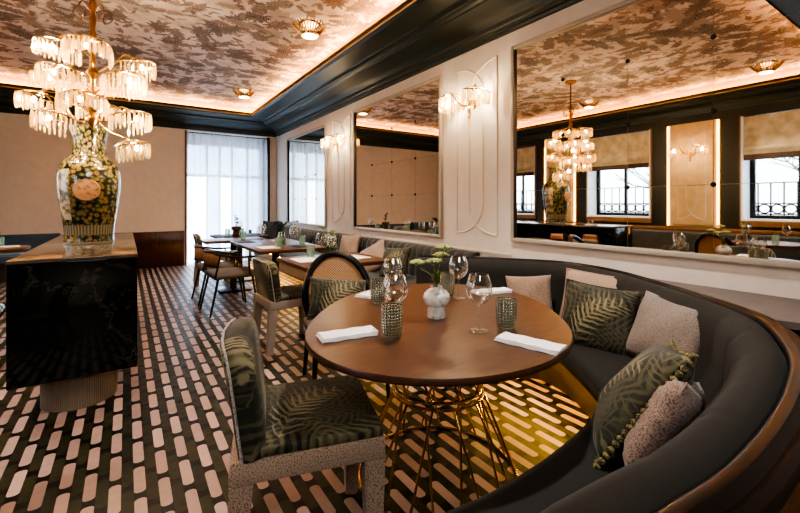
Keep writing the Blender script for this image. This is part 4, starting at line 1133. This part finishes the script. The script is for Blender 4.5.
gl_spots = [(1.60, 3.78, 'wine glass left of the glass flower vase behind the cane chair'), (1.66, 3.68, 'wine glass in front of the glass flower vase behind the cane chair'),
            (1.74, 4.98, 'wine glass at the right of the leafy vase'), (1.46, 5.44, 'wine glass at the left of the leafy vase'), (1.86, 5.20, 'wine glass near the banquette by the leafy vase'),
            (1.62, 5.95, 'wine glass at the far end of the long walnut table'), (1.60, 7.30, 'wine glass on the dark table by the curtain')]
for x, y, l in gl_spots:
    g = dup(g0, (x, y, TZ), label=l, group='wine glasses on the far tables')
tm0 = None
for x, y, l in ((1.50, 3.80, 'pale green tumbler at the left of the glass flower vase behind the cane chair'), (1.50, 4.82, 'green tumbler on the table with the leafy vase'), (1.85, 4.98, 'pale tumbler near the banquette on the leafy vase table'),
                (1.42, 6.22, 'green tumbler on the square table past the long walnut table'), (1.36, 7.02, 'green tumbler left of the bronze pot'), (1.58, 7.05, 'green tumbler right of the bronze pot')):
    if tm0 is None: tm0 = make_tumbler('glass_tumbler', l, (x, y, TZ), M['green_tumbler'], 'tumblers on the far tables', .12, .040)
    else: dup(tm0, (x, y, TZ), label=l)
def pot(name, label, loc, prof, mat):
    return tag(MB().lathe(prof, 28).build(name, M[mat], loc=loc), label, 'pot')
glass_vase('glass vase with dark leafy sprigs on the middle banquette table', (1.62, 5.08, TZ), .17, .05)
def sprig(name, label, loc, n, h, spread, seed, mat='leafdark', lw=.016):
    t = thing(name, label, 'plant', loc, group='sprigs on the far tables'); rnd = random.Random(seed)
    st = MB(); lf = MB()
    for k in range(n):
        a = rnd.uniform(0, 6.28); q = rnd.uniform(.3, 1) * spread; hh = h * rnd.uniform(.65, 1)
        pts = crom([(0, 0, -.06), (q * .3 * math.cos(a), q * .3 * math.sin(a), hh * .5), (q * math.cos(a), q * math.sin(a), hh)], 5)
        st.tube(pts, .002, 5)
        for p in pts[4:]:
            for s in range(3):
                b = rnd.uniform(0, 6.28); d = Vector((math.cos(b), math.sin(b), rnd.uniform(-.3, .6))); L = rnd.uniform(.03, .055)
                sd = Vector((-d.y, d.x, .2)) * lw
                lf.bm.faces.new([lf.bm.verts.new(c) for c in (p, p + d * L * .5 + sd, p + d * L, p + d * L * .5 - sd)])
    st.build('stems', M['stem'], t); lf.build('leaves', M[mat], t)
    return t
sprig('leafy_sprig', 'dark leafy sprigs in the glass vase on the middle banquette table', (1.62, 5.08, TZ + .15), 7, .17, .17, 3)
pot('bronze_pot', 'brown bronze pot on the dark table in front of the curtain', (1.47, 6.92, TZ), [(0, 0), (.05, 0), (.052, .01), (.05, .09), (.075, .11), (.08, .13), (.07, .16), (.05, .165), (.045, .15), (0, .10)], 'bronze')
sprig('leafy_sprig', 'single dark sprig in the bronze pot by the curtain', (1.47, 6.92, TZ + .15), 2, .20, .04, 5)

# ------------------------------------------------------------------ window side of the room (left edge and in the mirror)
lb = thing('window_banquette', 'dark banquette running under the windows, seen in the largest mirror', 'banquette')
sl = [(Vector((L_ + .035, .6, 0)), (1, 0)), (Vector((L_ + .035, 8.5, 0)), (1, 0))]
MB().sweep(sl, [(0, .4), (0, .79), (.09, .79), (.12, .76), (.15, .45), (.14, .4)]).build('backrest', M['velvet'], lb)
MB().sweep(sl, [(.12, .32), (.12, .45), (.55, .455), (.60, .42), (.58, .32)]).build('seat', M['velvet'], lb)
MB().sweep(sl, [(0, 0), (0, .32), (.52, .32), (.45, 0)]).build('base', M['toe'], lb)
be = thing('blue_banquette', 'dusty blue banquette against the end wall at the left edge', 'banquette')
nb = 90
se = [(Vector((L_ + .65 + (1.42 * k / nb) - .55, E_ - .03, 0)), (0, -1)) for k in range(nb + 1)]
MB().sweep(se, lambda i: [(0, .40), (0, .745), (.08, .75), (.105 + .018 * abs(math.sin(i * PI / 15)) ** .6, .72), (.15, .45), (.13, .40)]).build('backrest', M['blue'], be, auto=60)
MB().sweep([se[0], se[-1]], [(.13, .32), (.13, .45), (.52, .455), (.57, .42), (.55, .32)]).build('seat', M['blue'], be)
MB().sweep([se[0], se[-1]], [(0, 0), (0, .32), (.50, .32), (.45, 0)]).build('base', M['toe'], be)
def round_table(label, x, y, R=.38):
    t = thing('round_table', label, 'table', (x, y, 0), group='round tables on the window side')
    MB().lathe([(0, .715), (R - .01, .715), (R, .722), (R, .745), (R - .005, .75), (0, .75)], 48).build('tabletop', M['walnut2'], t)
    MB().lathe([(0, .0), (.23, .0), (.23, .012), (.03, .03), (.025, .69), (.12, .71), (.12, .7149), (0, .7149)], 28).build('pedestal', M['blackmetal'], t)
    return t
round_table('round table at the left edge in front of the blue banquette', -1.36, 6.72)
round_table('round table under the nearest window, seen at the right of the largest mirror', -1.38, 1.78, .42)
round_table('round table under the middle window, seen in the largest mirror', -1.38, 4.35, .40)
flat('napkin', 'pale napkin on the round table at the left edge', 'napkin', (-1.18, 6.68, TZ), .22, .10, .012, 'white', .2, 'napkins on the far tables')
dup(tm0, (-1.27, 6.80, TZ), label='pale green tumbler on the round table at the left edge', group='tumblers on the window side')
dup(tm0, (-1.15, 1.66, TZ), label='green tumbler on the round table reflected at the right of the largest mirror', group='tumblers on the window side')
for x, y, l in ((-1.32, 2.0, 'wine glass beside the potted sprig on the reflected round table'), (-1.48, 1.62, 'wine glass near the tumbler on the reflected round table'), (-1.2, 4.2, 'wine glass on the reflected round table under the middle window')):
    dup(g0, (x, y, TZ), label=l, group='wine glasses on the window side')
pot('terracotta_pot', 'small terracotta pot on the reflected round table under the middle window', (-1.3, 4.45, TZ), [(0, 0), (.04, 0), (.055, .09), (.058, .10), (.05, .10), (.045, .08), (0, .07)], 'terra')
glass_vase('glass vase with green sprigs on the reflected round table under the nearest window', (-1.45, 2.05, TZ), .14, .045)
sprig('leafy_sprig', 'green sprigs on the reflected round table under the nearest window', (-1.45, 2.05, TZ + .12), 5, .15, .10, 9, 'stem')
cane_chair('black cane chair at the reflected round table under the nearest window', (-.72, 2.05, 0), math.radians(-80))

# bare trees outside the windows
for i, (x, y) in enumerate(((-6.0, 1.2), (-6.5, 4.6))):
    rnd = random.Random(20 + i)
    t = thing('bare_tree', ['bare tree outside the nearest window, seen in the largest mirror', 'bare tree outside the middle window, seen in the largest mirror'][i], 'tree', (x, y, -.12), group='trees outside the windows')
    MB().tube([(0, 0, 0), (.05, .05, 1.2), (0, .1, 2.6)], [.13, .10, .06], 8).build('trunk', M['bark'], t)
    br = MB()
    def grow(p, d, L, r, lev):
        e = p + d * L
        br.tube([p, (p + e) / 2 + Vector((rnd.uniform(-1, 1), rnd.uniform(-1, 1), 0)) * L * .06, e], [r, r * .8, r * .55], 5)
        if lev:
            for _ in range(3):
                nd = (d + Vector((rnd.uniform(-.8, .8), rnd.uniform(-.9, .9), rnd.uniform(-.3, .6)))).normalized()
                grow(e, nd, L * rnd.uniform(.55, .8), r * .55, lev - 1)
    for k in range(5):
        a = k * 1.26
        grow(Vector((.03, .05, 1.1 + k * .3)), Vector((math.cos(a) * .7, math.sin(a), .5)).normalized(), .9, .05, 3)
    br.build('branches', M['bark'], t)
tag(MB().box(-14, -3.0, -10, 16, -.14, -.12).build('street_ground', plain('pale_paving', '#a9aaa8', .8)), 'pale paving outside the windows', 'ground')
bpy.data.objects['street_ground']['kind'] = 'structure'

# ------------------------------------------------------------------ light
wd = bpy.data.worlds.new('sky'); scene.world = wd; wd.use_nodes = True
nt = wd.node_tree; nt.nodes.clear()
bg = nt.nodes.new('ShaderNodeBackground'); ow = nt.nodes.new('ShaderNodeOutputWorld')
tcw = nt.nodes.new('ShaderNodeTexCoord'); sx = nt.nodes.new('ShaderNodeSeparateXYZ'); rp = nt.nodes.new('ShaderNodeValToRGB')
nt.links.new(tcw.outputs['Generated'], sx.inputs[0]); nt.links.new(sx.outputs[2], rp.inputs[0])
rp.color_ramp.elements[0].color = (.90, .95, 1, 1); rp.color_ramp.elements[1].color = (.70, .83, 1, 1)
mr = nt.nodes.new('ShaderNodeMapRange'); nt.links.new(sx.outputs[0], mr.inputs[0])
for k, v in ((1, -1.), (2, .1), (3, 3.2), (4, 8.)): mr.inputs[k].default_value = v
nt.links.new(mr.outputs[0], bg.inputs[1])
nt.links.new(rp.outputs[0], bg.inputs[0])
nt.links.new(bg.outputs[0], ow.inputs[0])

def area(name, loc, rot, sx, sy, power, col, portal=False, spread=PI):
    l = bpy.data.lights.new(name, 'AREA'); l.shape = 'RECTANGLE'; l.size = sx; l.size_y = sy; l.energy = power; l.color = col; l.spread = spread
    if portal: l.cycles.is_portal = True
    o = bpy.data.objects.new(name, l); COL.objects.link(o); o.location = loc; o.rotation_euler = rot
    return o
for i, (a, b) in enumerate(wins):
    area('window_portal', (L_ - .45, (a + b) / 2, 1.5), (0, -PI / 2, 0), 1.0, b - a, 1, (1, 1, 1), True)
area('curtain_portal', ((CX0 + CX1) / 2, E_ + .45, 1.3), (-PI / 2, 0, 0), CX1 - CX0, 2.5, 1, (1, 1, 1), True)
area('rear_fill_light', (-.3, -1.3, 2.9), (math.radians(25), 0, 0), 1.6, 1.2, 42, (1, .92, .82))  # unseen fill light, added behind the camera to lift the foreground
def point(name, loc, power, col=(1, .78, .48), r=.05):
    l = bpy.data.lights.new(name, 'POINT'); l.energy = power; l.color = col; l.shadow_soft_size = r
    o = bpy.data.objects.new(name, l); COL.objects.link(o); o.location = loc; return o
def spot(name, loc, power, col=(1, .89, .76), ang=1.6, blend=.8):
    l = bpy.data.lights.new(name, 'SPOT'); l.energy = power; l.color = col; l.spot_size = ang; l.spot_blend = blend; l.shadow_soft_size = .06
    o = bpy.data.objects.new(name, l); COL.objects.link(o); o.location = loc; return o
for x, y in ((1.69, 4.31), (1.71, 7.42), (-1.75, 1.90), (-1.65, 4.50), (-1.65, 7.3), (1.69, 1.7)):
    spot('downlight_beam', (x, y, ZT - .15), 130)
for z, a in ((2.50, 2.5), (2.30, 3.4), (2.10, 5.6), (1.92, 2.8), (1.78, -.5), (2.28, .3)):
    point('chandelier_glow', (CH.x + .30 * math.cos(a), CH.y + .30 * math.sin(a), z), 9, r=.016)
for y, z in ((3.0, 2.33), (6.06, 2.31)):
    for q in (-1, 1): point('sconce_glow', (W - .136, y + q * .214, z - .03), 4, r=.014)
for q in (-1, 1): point('sconce_glow', (L_ + .176, 3.09 + q * .214, 2.20), 4, r=.014)

scene.view_settings.view_transform = 'AgX'
scene.view_settings.look = 'AgX - High Contrast'
scene.view_settings.exposure = 1.22
scene.view_settings.use_white_balance = True
scene.view_settings.white_balance_temperature = 5850
scene.cycles.transparent_max_bounces = 32
scene.cycles.max_bounces = 10
scene.cycles.sample_clamp_indirect = 6.0
